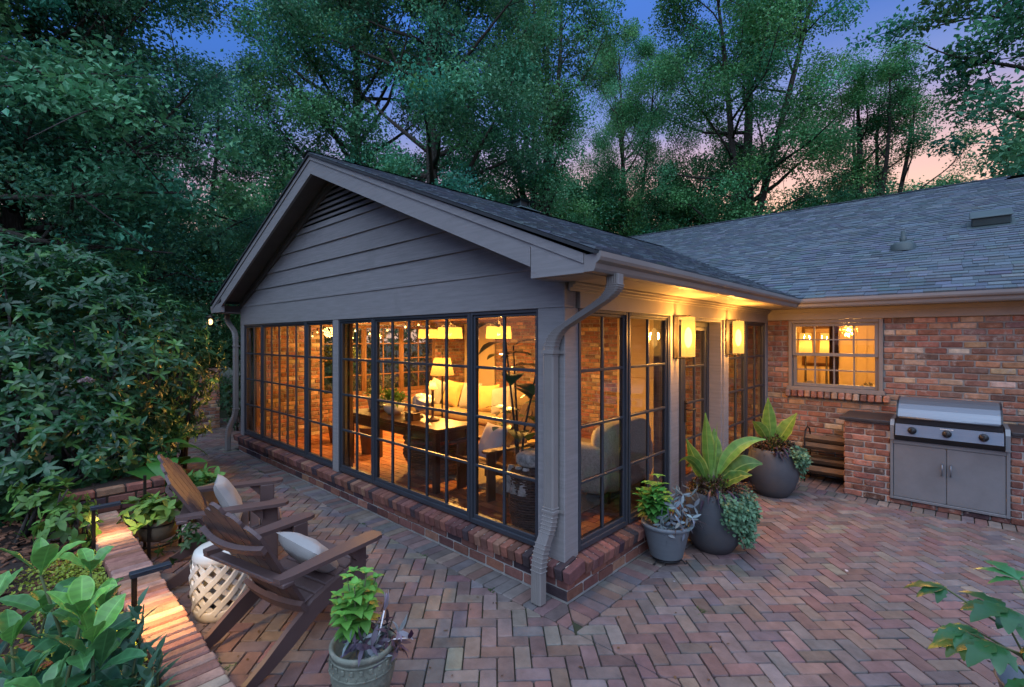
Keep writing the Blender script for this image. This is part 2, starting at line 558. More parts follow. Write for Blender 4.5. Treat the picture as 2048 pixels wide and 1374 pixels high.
def brick_face(mb, o, u, n, length, z0, z1, holes=(), pal=OLD, bl=.2, bh=.062, j=.012, depth=.09, proud=.004, start=0.0):
    """running bond of separate bricks: o corner (x,y), u direction along the wall, n outward normal"""
    u = V(*u, 0); n = V(*n, 0); up = V(0, 0, 1)
    M = np.stack([u, n, up], 1)
    z = z0; row = 0
    while z + bh * .6 < z1:
        h = min(bh, z1 - z)
        a = start - (row % 2) * (bl + j) / 2 - rng.uniform(0, .02)
        while a < length:
            e = a + bl * rng.uniform(.94, 1.04)
            segs = [(max(a, 0), min(e, length))]
            for (h0, h1, g0, g1) in holes:
                if z + h > g0 + .01 and z < g1 - .01:
                    ns_ = []
                    for s0, s1 in segs:
                        if s1 <= h0 or s0 >= h1: ns_.append((s0, s1))
                        else:
                            if s0 < h0: ns_.append((s0, h0))
                            if s1 > h1: ns_.append((h1, s1))
                    segs = ns_
            for s0, s1 in segs:
                if s1 - s0 > .025:
                    pr = proud + rng.normal(0, .0025)
                    c = V(*o, 0) + u * (s0 + s1) / 2 + n * (pr - depth / 2) + up * (z + h / 2)
                    th = rng.normal(0, .012); Rm = np.array([[math.cos(th), 0, -math.sin(th)], [0, 1, 0], [math.sin(th), 0, math.cos(th)]])
                    mb.box(c, (s1 - s0 - j * .2, depth, h), M @ Rm, .007, pick(pal))
            a = e + j
        z += bh + j; row += 1


def clip(poly, a, b, c):
    """keep the part of a convex polygon where a*x + b*y + c >= 0"""
    outp = []
    for i in range(len(poly)):
        p, q = poly[i], poly[(i + 1) % len(poly)]
        dp, dq = a * p[0] + b * p[1] + c, a * q[0] + b * q[1] + c
        if dp >= 0: outp.append(p)
        if (dp >= 0) != (dq >= 0):
            t = dp / (dp - dq)
            outp.append((p[0] + t * (q[0] - p[0]), p[1] + t * (q[1] - p[1])))
    return outp


def area(poly):
    return .5 * sum(p[0] * q[1] - q[0] * p[1] for p, q in zip(poly, poly[1:] + poly[:1]))


def paver(mb, poly, col, joint=.0034, round_=.008):
    if len(poly) < 3: return
    A = area(poly)
    if abs(A) < .0009: return
    if A < 0: poly = poly[::-1]
    P = np.array(poly)
    cen = P.mean(0); n = len(P)
    # inset each side by the joint
    ins = []
    for i in range(n):
        p0, p1, p2 = P[i - 1], P[i], P[(i + 1) % n]
        d1 = p1 - p0; d2 = p2 - p1
        l1, l2 = np.linalg.norm(d1), np.linalg.norm(d2)
        if l1 < 1e-4 or l2 < 1e-4: continue
        d1 /= l1; d2 /= l2
        n1 = V(-d1[1], d1[0]); n2 = V(-d2[1], d2[0])
        k = 1 + n1 @ n2
        if k < .25: return
        c = p1 + (n1 + n2) / k * joint
        rr = min(round_ * rng.uniform(.4, 1.4), l1 * .3, l2 * .3)
        ins.append(c - d1 * rr); ins.append(c + d2 * rr)
    if len(ins) < 5: return
    ins = np.array(ins); m = len(ins); cen = ins.mean(0)
    dz = rng.normal(0, .0012); tx, ty = rng.normal(0, .008, 2)
    dd = ins - cen
    k = 1 - .005 / (np.linalg.norm(dd, axis=1, keepdims=True) + .01)
    top = cen + dd * k
    zt = dz + dd @ V(tx, ty)
    v = np.concatenate([np.c_[top, zt], np.c_[ins, zt - .005], np.c_[ins, np.full(m, -.03)]])
    f = [tuple(range(m))]
    for r_ in (0, 1):
        for i in range(m):
            i2 = (i + 1) % m
            f.append((r_ * m + i, (r_ + 1) * m + i, (r_ + 1) * m + i2, r_ * m + i2))
    mb.add(v, f, col)


# ------------------------------------------------------------------ ground, patio
def sheet(name, x0, x1, y0, y1, z, mat):
    mb = MB(); mb.add([(x0, y0, z), (x1, y0, z), (x1, y1, z), (x0, y1, z)], [(0, 1, 2, 3)])
    return tag(mb.build(name, mat), kind='structure')


GRASSM = pm('dark lawn', (.02, .035, .012), .95, ns=3, na=.5, bs=40, bst=.8)
sheet('ground', -160, 160, -160, 160, -.06, GRASSM)
sheet('patio_bed', -10.6, 5.0, -4.6, 4.9, -.016, JOINT)

mb = MB()
w = .1; ca, sa = math.cos(R(45)), math.sin(R(45))
EB = .235  # soldier border round the plinth
regions = []


def herring(px, py):
    return (ca * px - sa * py, sa * px + ca * py)


N = 110
for ix in range(-N, N):
    for iy in range(-N, N):
        d = (ix - iy) % 4
        if d not in (0, 3): continue
        x0, y0 = ix * w, iy * w
        cx_, cy_ = herring(x0, y0)
        if cx_ < -10.7 or cx_ > 5.2 or cy_ < -4.8 or cy_ > 5: continue
        if cx_ < 1.0 and cy_ < -2.4: continue
        q = [(x0, y0), (x0 + 2 * w, y0), (x0 + 2 * w, y0 + w), (x0, y0 + w)] if d == 0 else [(x0, y0), (x0 + w, y0), (x0 + w, y0 + 2 * w), (x0, y0 + 2 * w)]
        q = [herring(*p) for p in q]
        c0 = pick(PAV, .12)
        # front strip, side court and the path round the far corner
        a_ = clip(clip(q, 0, -1, -.03 - EB), 0, 1, 2.05)
        paver(mb, a_, c0)
        b_ = clip(clip(clip(q, 1, 0, -.03 - EB), 0, 1, .03 + EB), 0, -1, 3.99)
        paver(mb, b_, c0)
        c_ = clip(clip(clip(q, -1, 0, -7.0), 0, 1, .03 + EB), 0, -1, 1.5)
        if c_: paver(mb, c_, c0)
        e_ = clip(clip(q, 0, -1, -2.05), 1, 0, -1.3)
        if e_: paver(mb, e_, c0)
# soldier border
xs = -7.0
while xs < .03 + EB:
    c0 = pick(PAV, .12)
    q = [(xs, -.03 - EB), (xs + .1, -.03 - EB), (xs + .1, -.034), (xs, -.034)]
    paver(mb, clip(q, -1, -1, .0), c0)
    xs += .1
ys = -.03 - EB
while ys < 3.98:
    c0 = pick(PAV, .12)
    q = [(.034, ys), (.03 + EB, ys), (.03 + EB, ys + .1), (.034, ys + .1)]
    paver(mb, clip(q, 1, 1, .0), c0)
    ys += .1
xs = .03 + EB
while xs < 5:
    paver(mb, [(xs, 3.99), (xs + .1, 3.99), (xs + .1, 4.2), (xs, 4.2)], pick(PAV, .12)); xs += .1
xs = .034
while xs < 1.06:
    for yy in (4.2, 4.42, 4.64):
        paver(mb, [(xs, yy), (xs + .1, yy), (xs + .1, yy + .22), (xs, yy + .22)], pick(PAV, .12))
    xs += .1
tag(mb.build('patio', PAVER), kind='structure')

# ------------------------------------------------------------------ house
house = thing('house', 'single storey brick house with grey shingle roof and glazed gabled sunroom wing', 'house')
X0 = -6.76
D = 4.87
ZW0, ZW1 = .298, 2.105

# brick plinth
mb = MB(); ms = MB()
brick_face(mb, (X0 - .09, -.03), (1, 0), (0, -1), -X0 + .09 + .03, .006, .172, pal=PLI, bh=.07)
brick_face(mb, (.03, -.03), (0, 1), (1, 0), 1.83, .006, .172, pal=PLI, bh=.07)
brick_face(mb, (X0 - .09, D), (0, -1), (-1, 0), D + .03, .006, .172, pal=PLI, bh=.07)
pl = mb.build('plinth', PLBRICK, house)
mb = MB(); brick_face(mb, (.03, 3.14), (0, 1), (1, 0), D - 3.14, .006, .172, pal=PLI, bh=.07); mb.build('plinth', PLBRICK, house)
ms.b(X0 - .085, .022, -.022, .12, -.05, .2)
ms.b(-.12, .022, .12, 1.79, -.05, .2)
ms.b(-.12, .022, 3.15, D, -.05, .2)
ms.b(X0 - .085, X0 + .1, .12, D, -.05, .2)
ms.b(X0 - .11, .052, -.052, .06, .175, .262)
ms.b(-.06, .052, .06, 1.79, .175, .262)
ms.b(-.06, .052, 3.15, D, .175, .262)
ms.build('plinth_mortar', MORTARL, house)
mb = MB()
tilt = R(11)
Mt = np.array([[1, 0, 0], [0, math.cos(tilt), -math.sin(tilt)], [0, math.sin(tilt), math.cos(tilt)]])
xs = X0 - .12
while xs < .07:
    mb.box((xs + .033, -.005 + rng.normal(0, .002), .232), (.064, .19, .092), Mt, .006, pick(PLI)); xs += .076
mb.build('brick_sill', PLBRICK, house)
Mt2 = np.array([[math.cos(tilt), 0, math.sin(tilt)], [0, 1, 0], [-math.sin(tilt), 0, math.cos(tilt)]])
for (y0, y1) in ((.12, 1.78), (3.16, D - .03)):
    ys = y0; mb = MB()
    while ys < y1:
        mb.box((.005 + rng.normal(0, .002), ys + .033, .232), (.19, .064, .092), Mt2, .006, pick(PLI)); ys += .076
    mb.build('brick_sill', PLBRICK, house)

# gable wall boards
mb = MB()
mb.b(X0, -.0, -.026, .09, ZW1, 2.41, .004)          # wide board above the windows
mb.b(X0 - .002, -.0, -.036, -.024, 2.395, 2.425, .003)
mb.b(X0 + .02, .0, .09, .11, 2.1, 4.0 if False else 2.41)
mb.build('frieze_board', TRIM, house)
mb = MB()
mb.b(X0, -6.622, -.022, .12, .27, ZW1, .004)
mb.build('corner_post', TRIM, house)
mb = MB()
mb.b(-3.503, -3.372, -.022, .12, .28, ZW1, .004)
mb.build('corner_post', TRIM, house)
mb = MB()
mb.b(-.251, .0, -.024, .146, .27, ZW1, .005)
mb.build('corner_post', TRIM, house)
# lap siding with its own shadow lines
SL = .4222
AX, AZ = -3.40, 3.87     # underside apex of the siding triangle
rows = [2.425, 2.64, 2.85, 3.07, 3.275, 3.352]
mb = MB()


def xl(z): return AX - (AZ - z) / SL
def xr(z): return AX + (AZ - z) / SL


for i in range(len(rows) - 1):
    z0, z1 = rows[i], rows[i + 1]
    joints = [xl(z0)] + sorted(rng.uniform(-5.5, -1, 1 if i < 3 else 0).tolist()) + [xr(z0)]
    for k in range(len(joints) - 1):
        a0, b0 = joints[k] + (.0015 if k else 0), joints[k + 1] - .0015
        a1, b1 = max(a0, xl(z1)), min(b0, xr(z1))
        v = [(a0, -.032, z0), (b0, -.032, z0), (b1, -.012, z1), (a1, -.012, z1), (a0, .03, z0), (b0, .03, z0), (b1, .03, z1), (a1, .03, z1)]
        mb.add(v, [(0, 1, 2, 3), (0, 4, 5, 1), (7, 6, 5, 4), (1, 5, 6, 2), (4, 0, 3, 7)])
mb.build('siding', SIDING, house)
mb = MB()
mb.add([(xl(2.4), .028, 2.4), (xr(2.4), .028, 2.4), (AX, .028, AZ + .02)], [(0, 1, 2)])
mb.build('siding_backing', pm('painted gap shade', (.01, .01, .011), .9), house)  # near-black sheet paints in the dark gaps behind the vent slats
# louvre vent
mb = MB()
z = 3.375
while z < 3.80:
    hw = (AZ - .03 - z) / SL
    v0, v1 = z, z + .058
    hw1 = max(.02, (AZ - .03 - v1) / SL)
    v = [(AX - hw, -.03, v0), (AX + hw, -.03, v0), (AX + hw1, .015, v1), (AX - hw1, .015, v1), (AX - hw, -.022, v0 - .006), (AX + hw, -.022, v0 - .006), (AX + hw1, .022, v1 - .006), (AX - hw1, .022, v1 - .006)]
    mb.add(v, [(0, 1, 2, 3), (7, 6, 5, 4), (0, 4, 5, 1)])
    z += .068
mb.build('gable_vent', SIDING, house)

# rake, soffit, eave boxes
OV = .33
RA = V(-3.42, 4.02)      # ridge line seen from the front
EL = V(-7.12, 2.46); ER = V(.38, 2.415)


def sloped(mb, p0, p1, y0, y1, t0, t1):
    """slab between two roof points (x,z), from depth t0 to t1 below the line"""
    n = 1
    v = []
    for y in (y0, y1):
        v += [(p0[0], y, p0[1] - t0), (p1[0], y, p1[1] - t0), (p1[0], y, p1[1] - t1), (p0[0], y, p0[1] - t1)]
    mb.add(v, [(0, 1, 2, 3), (7, 6, 5, 4), (0, 4, 5, 1), (1, 5, 6, 2), (2, 6, 7, 3), (3, 7, 4, 0)])


EL2 = RA + (EL - RA) * ((RA[0] - (X0 + .06)) / (RA[0] - EL[0])); ER2 = RA + (ER - RA) * ((-.06 - RA[0]) / (ER[0] - RA[0]))
for p0, p1 in ((EL, RA), (RA, ER)):
    mb = MB()
    q0, q1 = (EL2, RA) if p0 is EL else (RA, ER2)
    sloped(mb, q0, q1, -OV - .0, -OV + .03, .045, .235)
    e0_, e1_ = (EL, EL2) if p0 is EL else (ER2, ER)
    sloped(mb, e0_, e1_, -OV - .0, -OV + .03, .045, .10)
    sloped(mb, p0, p1, -OV - .012, -OV + .03, .012, .075)
    mb.build('rake_board', TRIM, house)
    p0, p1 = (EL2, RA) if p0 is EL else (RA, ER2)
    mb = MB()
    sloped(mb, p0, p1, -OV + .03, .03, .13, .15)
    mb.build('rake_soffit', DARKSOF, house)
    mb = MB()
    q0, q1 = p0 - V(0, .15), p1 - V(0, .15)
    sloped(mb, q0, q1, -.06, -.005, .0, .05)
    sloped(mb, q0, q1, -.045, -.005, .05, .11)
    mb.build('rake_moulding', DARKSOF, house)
# boxed eave ends
mb = MB()
mb.prism([(-.05, 2.285), (.38, 2.285), (.38, 2.385), (.37, 2.395), (-.05, 2.53)], 'y', -OV - .004, -OV + .05)
mb.b(-.05, .38, -OV + .05, -.03, 2.283, 2.30)
mb.build('eave_return', TRIM, house)
mb = MB()
mb.prism([(-7.1, 2.31), (-6.70, 2.31), (-6.70, 2.47), (-7.1, 2.40)], 'y', -OV - .004, -OV + .05)
mb.b(-7.1, X0 - .02, -OV + .05, D, 2.30, 2.315)
mb.b(-7.13, -7.10, -OV, D, 2.31, 2.44)
mb.build('eave_return', TRIM, house)

# side wall boards
mb = MB()
mb.b(-.10, .016, .146, D - .01, ZW1, 2.285, .003)
mb.b(.016, .03, .0, D - .01, 2.225, 2.285, .002)
mb.b(.03, .055, .0, D - .01, 2.245, 2.285, .002)
mb.b(.055, .075, .0, D - .01, 2.268, 2.285, .002)
mb.build('side_frieze', SOFFIT, house)
mb = MB()
mb.b(.0, .381, -OV + .05, 4.62, 2.287, 2.30)
mb.b(.381, 5.2, 4.62, D + .02, 2.287, 2.30)
mb.b(-.02, .381, 4.62, D + .02, 2.287, 2.30)
mb.build('soffit', SOFFIT, house)
mb = MB()
mb.b(-.10, .014, 1.655, 1.842, .06, ZW1, .004)
mb.build('door_post', TRIM, house)
mb = MB()
mb.b(-.10, .014, 3.094, 3.242, .06, ZW1, .004)
mb.build('door_post', TRIM, house)
mb = MB(); mb.b(-.10, .010, 4.762, D - .002, .26, ZW1, .004); mb.build('corner_post', TRIM, house)

# gutters
GP = [(0, 2.40), (0, 2.288), (.068, 2.288), (.080, 2.305), (.088, 2.335), (.112, 2.352), (.120, 2.372), (.120, 2.405), (.108, 2.405), (.106, 2.392), (.012, 2.392), (.012, 2.40)]
mb = MB()
mb.prism([(.381 + d, z) for d, z in GP], 'y', -OV - .006, 4.497)
mb.b(.352, .379, -OV + .0, 4.62, 2.288, 2.40)
mb.build('gutter', GUTTER, house)
mb = MB()
mb.prism([(4.619 - d, z) for d, z in GP], 'x', .381, 5.2)
mb.b(.5, 5.2, 4.621, 4.645, 2.288, 2.40)
mb.build('gutter', GUTTER, house)
mb = MB(); mb.prism([(-7.131 - d, z + .02) for d, z in GP], 'y', -OV - .006, 4.4); mb.build('gutter', GUTTER, house)


def downspout(path, side, w_, t_, straps):
    pts = []
    P = [np.array(p, float) for p in path]
    pts.append(P[0])
    for i in range(1, len(P) - 1):
        a, b_, c_ = P[i - 1], P[i], P[i + 1]
        k0 = min(.14, np.linalg.norm(a - b_) * .45); k1 = min(.14, np.linalg.norm(c_ - b_) * .45)
        s0 = b_ + nrm(a - b_) * k0; s1 = b_ + nrm(c_ - b_) * k1
        for t in np.linspace(0, 1, 9):
            p = (1 - t) ** 2 * s0 + 2 * t * (1 - t) * b_ + t * t * s1
            pts.append(p)
    pts.append(P[-1])
    mb = MB(); mb.rtube(pts, w_, t_, side)
    # raised ribs along the pipe
    pts = np.array(pts); tg = nrm(np.gradient(pts, axis=0))
    for k in (-.36, -.18, 0, .18, .36):
        off = np.array([side]) * k * w_
        nn = nrm(np.cross(tg, side))
        for sg in (-1, 1):
            mb.tube(pts + off + nn * sg * t_ * .5, .0045, 5, False)
    # crimped elbows
    mb2 = mb
    acc = 0
    for i in range(1, len(pts) - 1):
        tn = tg[i]
        turn = np.arccos(np.clip(tg[i - 1] @ tg[i + 1], -1, 1))
        if turn > .07:
            n_ = nrm(np.cross(tn, side))
            mb2.box(pts[i], (.009, w_ + .008, t_ + .008), np.stack([tn, np.asarray(side, float), n_], 1), .003)
    o = mb.build('downspout', GUTTER, house)
    for p in straps:
        mb3 = MB()
        mb3.box(p, (w_ + .016, t_ + .016, .022), np.stack([np.asarray(side, float), nrm(np.cross((0, 0, 1), side)), V(0, 0, 1)], 1), .002)
        mb3.b(p[0] - w_ / 2 - .02, p[0] + w_ / 2 + .04, p[1] + t_ / 2, p[1] + t_ / 2 + .006, p[2] - .011, p[2] + .011)
        mb3.build('pipe_strap', GUTTER, o)


downspout([(.435, -.065, 2.295), (.435, -.068, 2.17), (-.085, -.075, 1.90), (-.085, -.075, .56), (-.118, -.170, .34), (-.118, -.175, .01)], (1, 0, 0), .092, .068, [(-.085, -.075, 1.78), (-.085, -.075, .64)])
downspout([(-7.19, -.10, 2.30), (-7.19, -.10, 2.18), (-6.83, -.075, 1.98), (-6.83, -.075, .60), (-6.90, -.17, .36), (-6.90, -.175, .01)], (1, 0, 0), .085, .065, [(-6.83, -.075, 1.75), (-6.83, -.075, .7)])

# ------------------------------------------------------------------ windows
def window(o, u, n, wd, z0, z1, cols, rws, mat, fw=.05, mw=.024, dep=.06, pane_mat=GLASS, name='window', parent=None, bot=None):
    """frame, muntin grid and glass in the plane through o (x,y); u along, n out"""
    u = V(*u, 0); n = V(*n, 0); up = V(0, 0, 1); M = np.stack([u, n, up], 1); o = V(*o, 0)
    bot = bot or fw * 1.5

    def bx(mb, a0, a1, b0, b1, c0, c1, ch=.004):
        mb.box(o + u * (a0 + a1) / 2 + n * (c0 + c1) / 2 + up * (b0 + b1) / 2, (a1 - a0, c1 - c0, b1 - b0), M, ch)

    f = MB()
    for (k, dd) in ((0, 0), (.55, -.014)):
        g = fw * k
        h = fw * (.55 if k == 0 else 1)
        bx(f, g, h, z0 + g, z1 - g, -dep, dd); bx(f, wd - h, wd - g, z0 + g, z1 - g, -dep, dd)
        bx(f, h, wd - h, z1 - h, z1 - g, -dep, dd); bx(f, h, wd - h, z0 + g, z0 + (bot * .55 if k == 0 else bot), -dep, dd)
    fo = f.build(name, mat, parent or house)
    m = MB()
    for i in range(1, cols):
        a = fw + (wd - 2 * fw) * i / cols
        bx(m, a - mw / 2, a + mw / 2, z0 + bot, z1 - fw, -.045, -.018)
    for i in range(1, rws):
        b_ = z0 + bot + (z1 - fw - z0 - bot) * i / rws
        m1 = MB() if cols == 1 else m
        bx(m1, fw, wd - fw, b_ - mw / 2, b_ + mw / 2, -.044, -.0165)
        if cols == 1: m1.build('muntin', mat, fo)
    if m.f: m.build('muntin', mat, fo)
    g = MB()
    a, b_ = fw * .9, wd - fw * .9
    p = [o + u * a + up * (z0 + bot * .9), o + u * b_ + up * (z0 + bot * .9), o + u * b_ + up * (z1 - fw * .9), o + u * a + up * (z1 - fw * .9)]
    g.add([q - n * .031 for q in p], [(0, 1, 2, 3)])
    g.build('pane', pane_mat, fo)
    return fo


for (a, b_, c_) in ((-6.622, -5.865, 2), (-5.861, -4.297, 5), (-4.293, -3.503, 2), (-3.372, -2.611, 2), (-2.607, -1.031, 5), (-1.027, -.251, 2)):
    window((a + .002, -.012), (1, 0), (0, -1), b_ - a - .004, ZW0, ZW1, c_, 4, FRAME)
for (a, b_) in ((.148, .865), (.885, 1.653), (3.244, 3.95), (3.955, 4.76)):
    window((.004, a), (0, 1), (1, 0), b_ - a, ZW0, ZW1, 2, 4, FRAME)
# recessed doorway
mb = MB()
mb.b(-.26, -.012, 1.843, 1.873, .14, ZW1, .003); mb.b(-.26, -.012, 3.062, 3.093, .14, ZW1, .003)
mb.b(-.26, -.012, 1.873, 3.062, 2.075, ZW1, .003)
mb.build('door_casing', TRIM, house)
mb = MB(); mb.b(-.30, .06, 1.83, 3.10, .02, .14, .006); mb.b(.06, .34, 1.9, 3.05, -.02, .09, .006)
mb.build('door_step', pm('step stone', (.15, .11, .10), .8, na=.3), house)
window((-.15, 1.875), (0, 1), (1, 0), .44, .145, 2.07, 1, 4, FRAME, fw=.085, name='side_light', bot=.16)
dr = window((-.15, 2.318), (0, 1), (1, 0), .742, .145, 2.07, 2, 4, FRAME, fw=.10, name='glazed_door', bot=.2)
mb = MB()
mb.b(-.152, -.14, 2.345, 2.385, .96, 1.20, .004)
mb.tube([(-.14, 2.365, 1.10), (-.09, 2.365, 1.10), (-.085, 2.385, 1.10), (-.085, 2.49, 1.10)], .009, 8)
mb.tube([(-.14, 2.365, 1.17), (-.12, 2.365, 1.17)], .014, 10)
mb.build('door_handle', BRONZE, dr)

# ------------------------------------------------------------------ house brick wall, window, frieze
mb = MB()
HX0, HX1, HZ0, HZ1 = .28, 1.345, 1.165, 2.135
brick_face(mb, (.0, D), (1, 0), (0, -1), 5.2, .0, 2.14, holes=[(HX0 + .0, HX1 - .0, 1.075, 2.2)], start=.0)
mb.build('brick_wall', BRICK, house)
mb = MB()
for (a, b_, c_, d_) in ((.0, HX0, 0, 2.3), (HX1, 5.2, 0, 2.3), (HX0, HX1, 0, 1.08)):
    mb.b(a, b_, D + .006, D + .12, c_, d_)
mb.build('wall_mortar', MORTAR, house)
mb = MB()
xs = HX0 - .03
while xs < HX1 + .02:
    mb.box((xs + .034, D - .02, 1.115 + rng.normal(0, .003)), (.066, .14, .088), None, .012, pick(OLD)); xs += .0785
mb.build('window_sill', BRICK, house)
mb = MB()
mb.b(.0, 5.2, D - .035, D + .10, 2.14, 2.287, .003)
mb.b(.0, 5.2, D - .055, D - .035, 2.235, 2.287, .003)
mb.build('house_frieze', SOFFIT, house)
TAUPE = pm('taupe window paint', (.21, .175, .15), .55, na=.12, bst=.06)
mb = MB()
mb.b(HX0, HX0 + .045, D - .03, D + .1, HZ0, HZ1, .004); mb.b(HX1 - .045, HX1, D - .03, D + .1, HZ0, HZ1, .004)
mb.b(HX0 + .045, HX1 - .045, D - .03, D + .1, HZ1 - .045, HZ1, .004); mb.b(HX0 - .02, HX1 + .02, D - .05, D + .1, HZ0 - .005, HZ0 + .05, .004)
wo = mb.build('window_casing', TAUPE, house)
window((HX0 + .047, D + .03), (1, 0), (0, -1), HX1 - HX0 - .094, 1.655, HZ1 - .047, 4, 2, TAUPE, fw=.045, mw=.02, name='sash', parent=wo, bot=.045) if False else None


def sash(z0, z1, y):
    mb = MB()
    a, b_ = HX0 + .047, HX1 - .047
    fw = .042
    mb.b(a, a + fw, y, y + .04, z0, z1, .003); mb.b(b_ - fw, b_, y, y + .04, z0, z1, .003)
    mb.b(a + fw, b_ - fw, y, y + .04, z1 - fw, z1, .003); mb.b(a + fw, b_ - fw, y, y + .04, z0, z0 + fw, .003)
    for i in (1, 2, 3):
        x = a + fw + (b_ - a - 2 * fw) * i / 4
        mb.b(x - .009, x + .009, y + .004, y + .03, z0 + fw, z1 - fw, .002)
    zm = (z0 + z1) / 2
    mb.b(a + fw, b_ - fw, y + .006, y + .028, zm - .009, zm + .009, .002)
    mb.build('sash', TAUPE, wo)
    g = MB(); g.add([(a + .03, y + .017, z0 + .03), (b_ - .03, y + .017, z0 + .03), (b_ - .03, y + .017, z1 - .03), (a + .03, y + .017, z1 - .03)], [(0, 1, 2, 3)])
    g.build('pane', GLASS, wo)


sash(1.64, HZ1 - .047, D - .005)
sash(HZ0 + .052, 1.68, D + .04)

# ------------------------------------------------------------------ roofs
SHC = [((.112, .136, .156), 6), ((.130, .155, .176), 4), ((.096, .120, .140), 3), ((.150, .176, .196), 1.2), ((.112, .128, .142), 1.2)]
RY1 = 8.75; RZ1 = 4.18
MS = .4185
ZM = lambda y: 2.41 + MS * (y - 4.52)


def tab(mb, a, b_, c_, d_, n, t=.011):
    """shingle: a,b lower edge, c,d upper edge"""
    a, b_, c_, d_, n = [np.asarray(q, float) for q in (a, b_, c_, d_, n)]
    lo = n * t
    v = [a + lo, b_ + lo, c_ + n * .002, d_ + n * .002, a, b_]
    mb.add(v, [(0, 1, 2, 3), (4, 5, 1, 0), (4, 0, 3), (1, 5, 2)], pick(SHC, .06))


mb = MB()
nr = 34
e0 = V(.475, 2.415)


def sp(s, y):
    zr = RA[1] + (RZ1 - RA[1]) * np.clip((y + .36) / (RY1 + .36), 0, 1)
    return V(e0[0] + (RA[0] - e0[0]) * s, y, e0[1] + (zr - e0[1]) * s)


nS = nrm(V(SL, 0, 1))
for r_ in range(nr):
    s0, s1 = r_ / nr, min(1, (r_ + 1.25) / nr)
    y = -.36 - rng.uniform(0, .15)
    while True:
        zl = sp(s0, y)[2]
        yv = 4.52 + (zl - 2.41) / MS
        if y > yv: break
        y2 = y + rng.choice([.10, .14, .18, .23])
        ya = max(y, -.36)
        tab(mb, sp(s0, ya), sp(s0, y2 - .003), sp(s1, y2 - .003), sp(s1, ya), nS, rng.choice([.010, .017]))
        y = y2
sr = mb.build('sunroom_roof', SHING, house)
mb = MB()
for k in range(12):
    ya, yb_ = [(-.35 + (RY1 + .35) * q / 12) for q in (k, k + 1)]
    for s0, s1 in ((0, .34), (.34, .67), (.67, 1)):
        if 4.52 + (sp(s1, yb_)[2] - 2.41) / MS > ya:
            mb.add([sp(s0, ya) - nS * .02, sp(s0, yb_) - nS * .02, sp(s1, yb_) - nS * .02, sp(s1, ya) - nS * .02], [(0, 1, 2, 3)])
L0 = (-7.16, 2.475)
mb.add([(L0[0], -.36, L0[1]), (RA[0], -.36, RA[1]), (RA[0], RY1, RZ1), (L0[0], RY1, L0[1])], [(0, 1, 2, 3)])
for p0, p1 in ((V(*L0), RA), (RA, e0)):
    sloped(mb, p0, p1, -.362, -.30, .004, .028)
mb.build('roof_deck', RIDGE, sr)
mb = MB()
y = -.37
while y < RY1 - .2:
    zr = sp(1, y)[2] + .012; zr2 = sp(1, y + .2)[2] + .012
    for sg in (-1, 1):
        v = [(RA[0], y, zr + .016), (RA[0], y + .2, zr2 + .004), (RA[0] + sg * .13, y + .2, zr2 - .05), (RA[0] + sg * .13, y, zr - .038)]
        mb.add(v, [(0, 1, 2, 3)] if sg > 0 else [(3, 2, 1, 0)], pick(SHC) * .5)
    y += .145
mb.build('ridge_cap', SHING, sr)

mb = MB()
nM = nrm(V(0, -MS, 1))
RIDY = 11.0
dy = .125 * math.cos(math.atan(MS))


def xv(y):
    """valley x at main roof depth y"""
    z = ZM(y)
    lo, hi = 0.0, 1.0
    best = e0[0]
    for s in np.linspace(0, 1, 60):
        if sp(s, y)[2] <= z: best = sp(s, y)[0]
    return best


y = 4.515
while y < RIDY:
    x = (xv(y) - .12) if y < 8.6 else -6.2
    x -= rng.uniform(0, .1)
    x1 = 6.2
    y2 = min(y + dy * 1.25, RIDY)
    while x < x1:
        x2 = x + rng.choice([.10, .14, .18, .23])
        if not (y > 10.62 and x > 2.66):
            tab(mb, (x, y, ZM(y)), (x2 - .003, y, ZM(y)), (x2 - .003, y2, ZM(y2)), (x, y2, ZM(y2)), nM, rng.choice([.010, .018, .018]))
        x = x2
    y += dy
mr_ = mb.build('roof', SHING, house)
mb = MB()
mb.add([V(.3, 4.50, ZM(4.50)) - nM * .006, V(6.2, 4.50, ZM(4.5)) - nM * .006, V(6.2, 10.6, ZM(10.6)) - nM * .006, V(2.66, 10.6, ZM(10.6)) - nM * .006, V(2.66, 11, ZM(11)) - nM * .006, V(-6.3, 11, ZM(11)) - nM * .006, V(-3.2, 8.3, ZM(8.3)) - nM * .006], [tuple(range(7))])
mb.add([(-6.3, 11, ZM(11)), (2.66, 11, ZM(11)), (6.2, 10.6, ZM(10.6)), (6.2, 15.5, 3.0), (-6.3, 15.5, 3.0)], [(0, 1, 2, 3, 4)])
mb.build('roof_deck', RIDGE, mr_)
mb = MB()
x = -6.2
while x < 2.3:
    for sg in (-1, 1):
        v = [(x, 11, ZM(11) + .03), (x + .2, 11, ZM(11) + .016), (x + .2, 11 + sg * .13, ZM(11) - .035), (x, 11 + sg * .13, ZM(11) - .02)]
        mb.add(v, [(0, 1, 2, 3)] if sg < 0 else [(3, 2, 1, 0)], pick(SHC) * .35)
    x += .145
mb.build('ridge_cap', SHING, mr_)
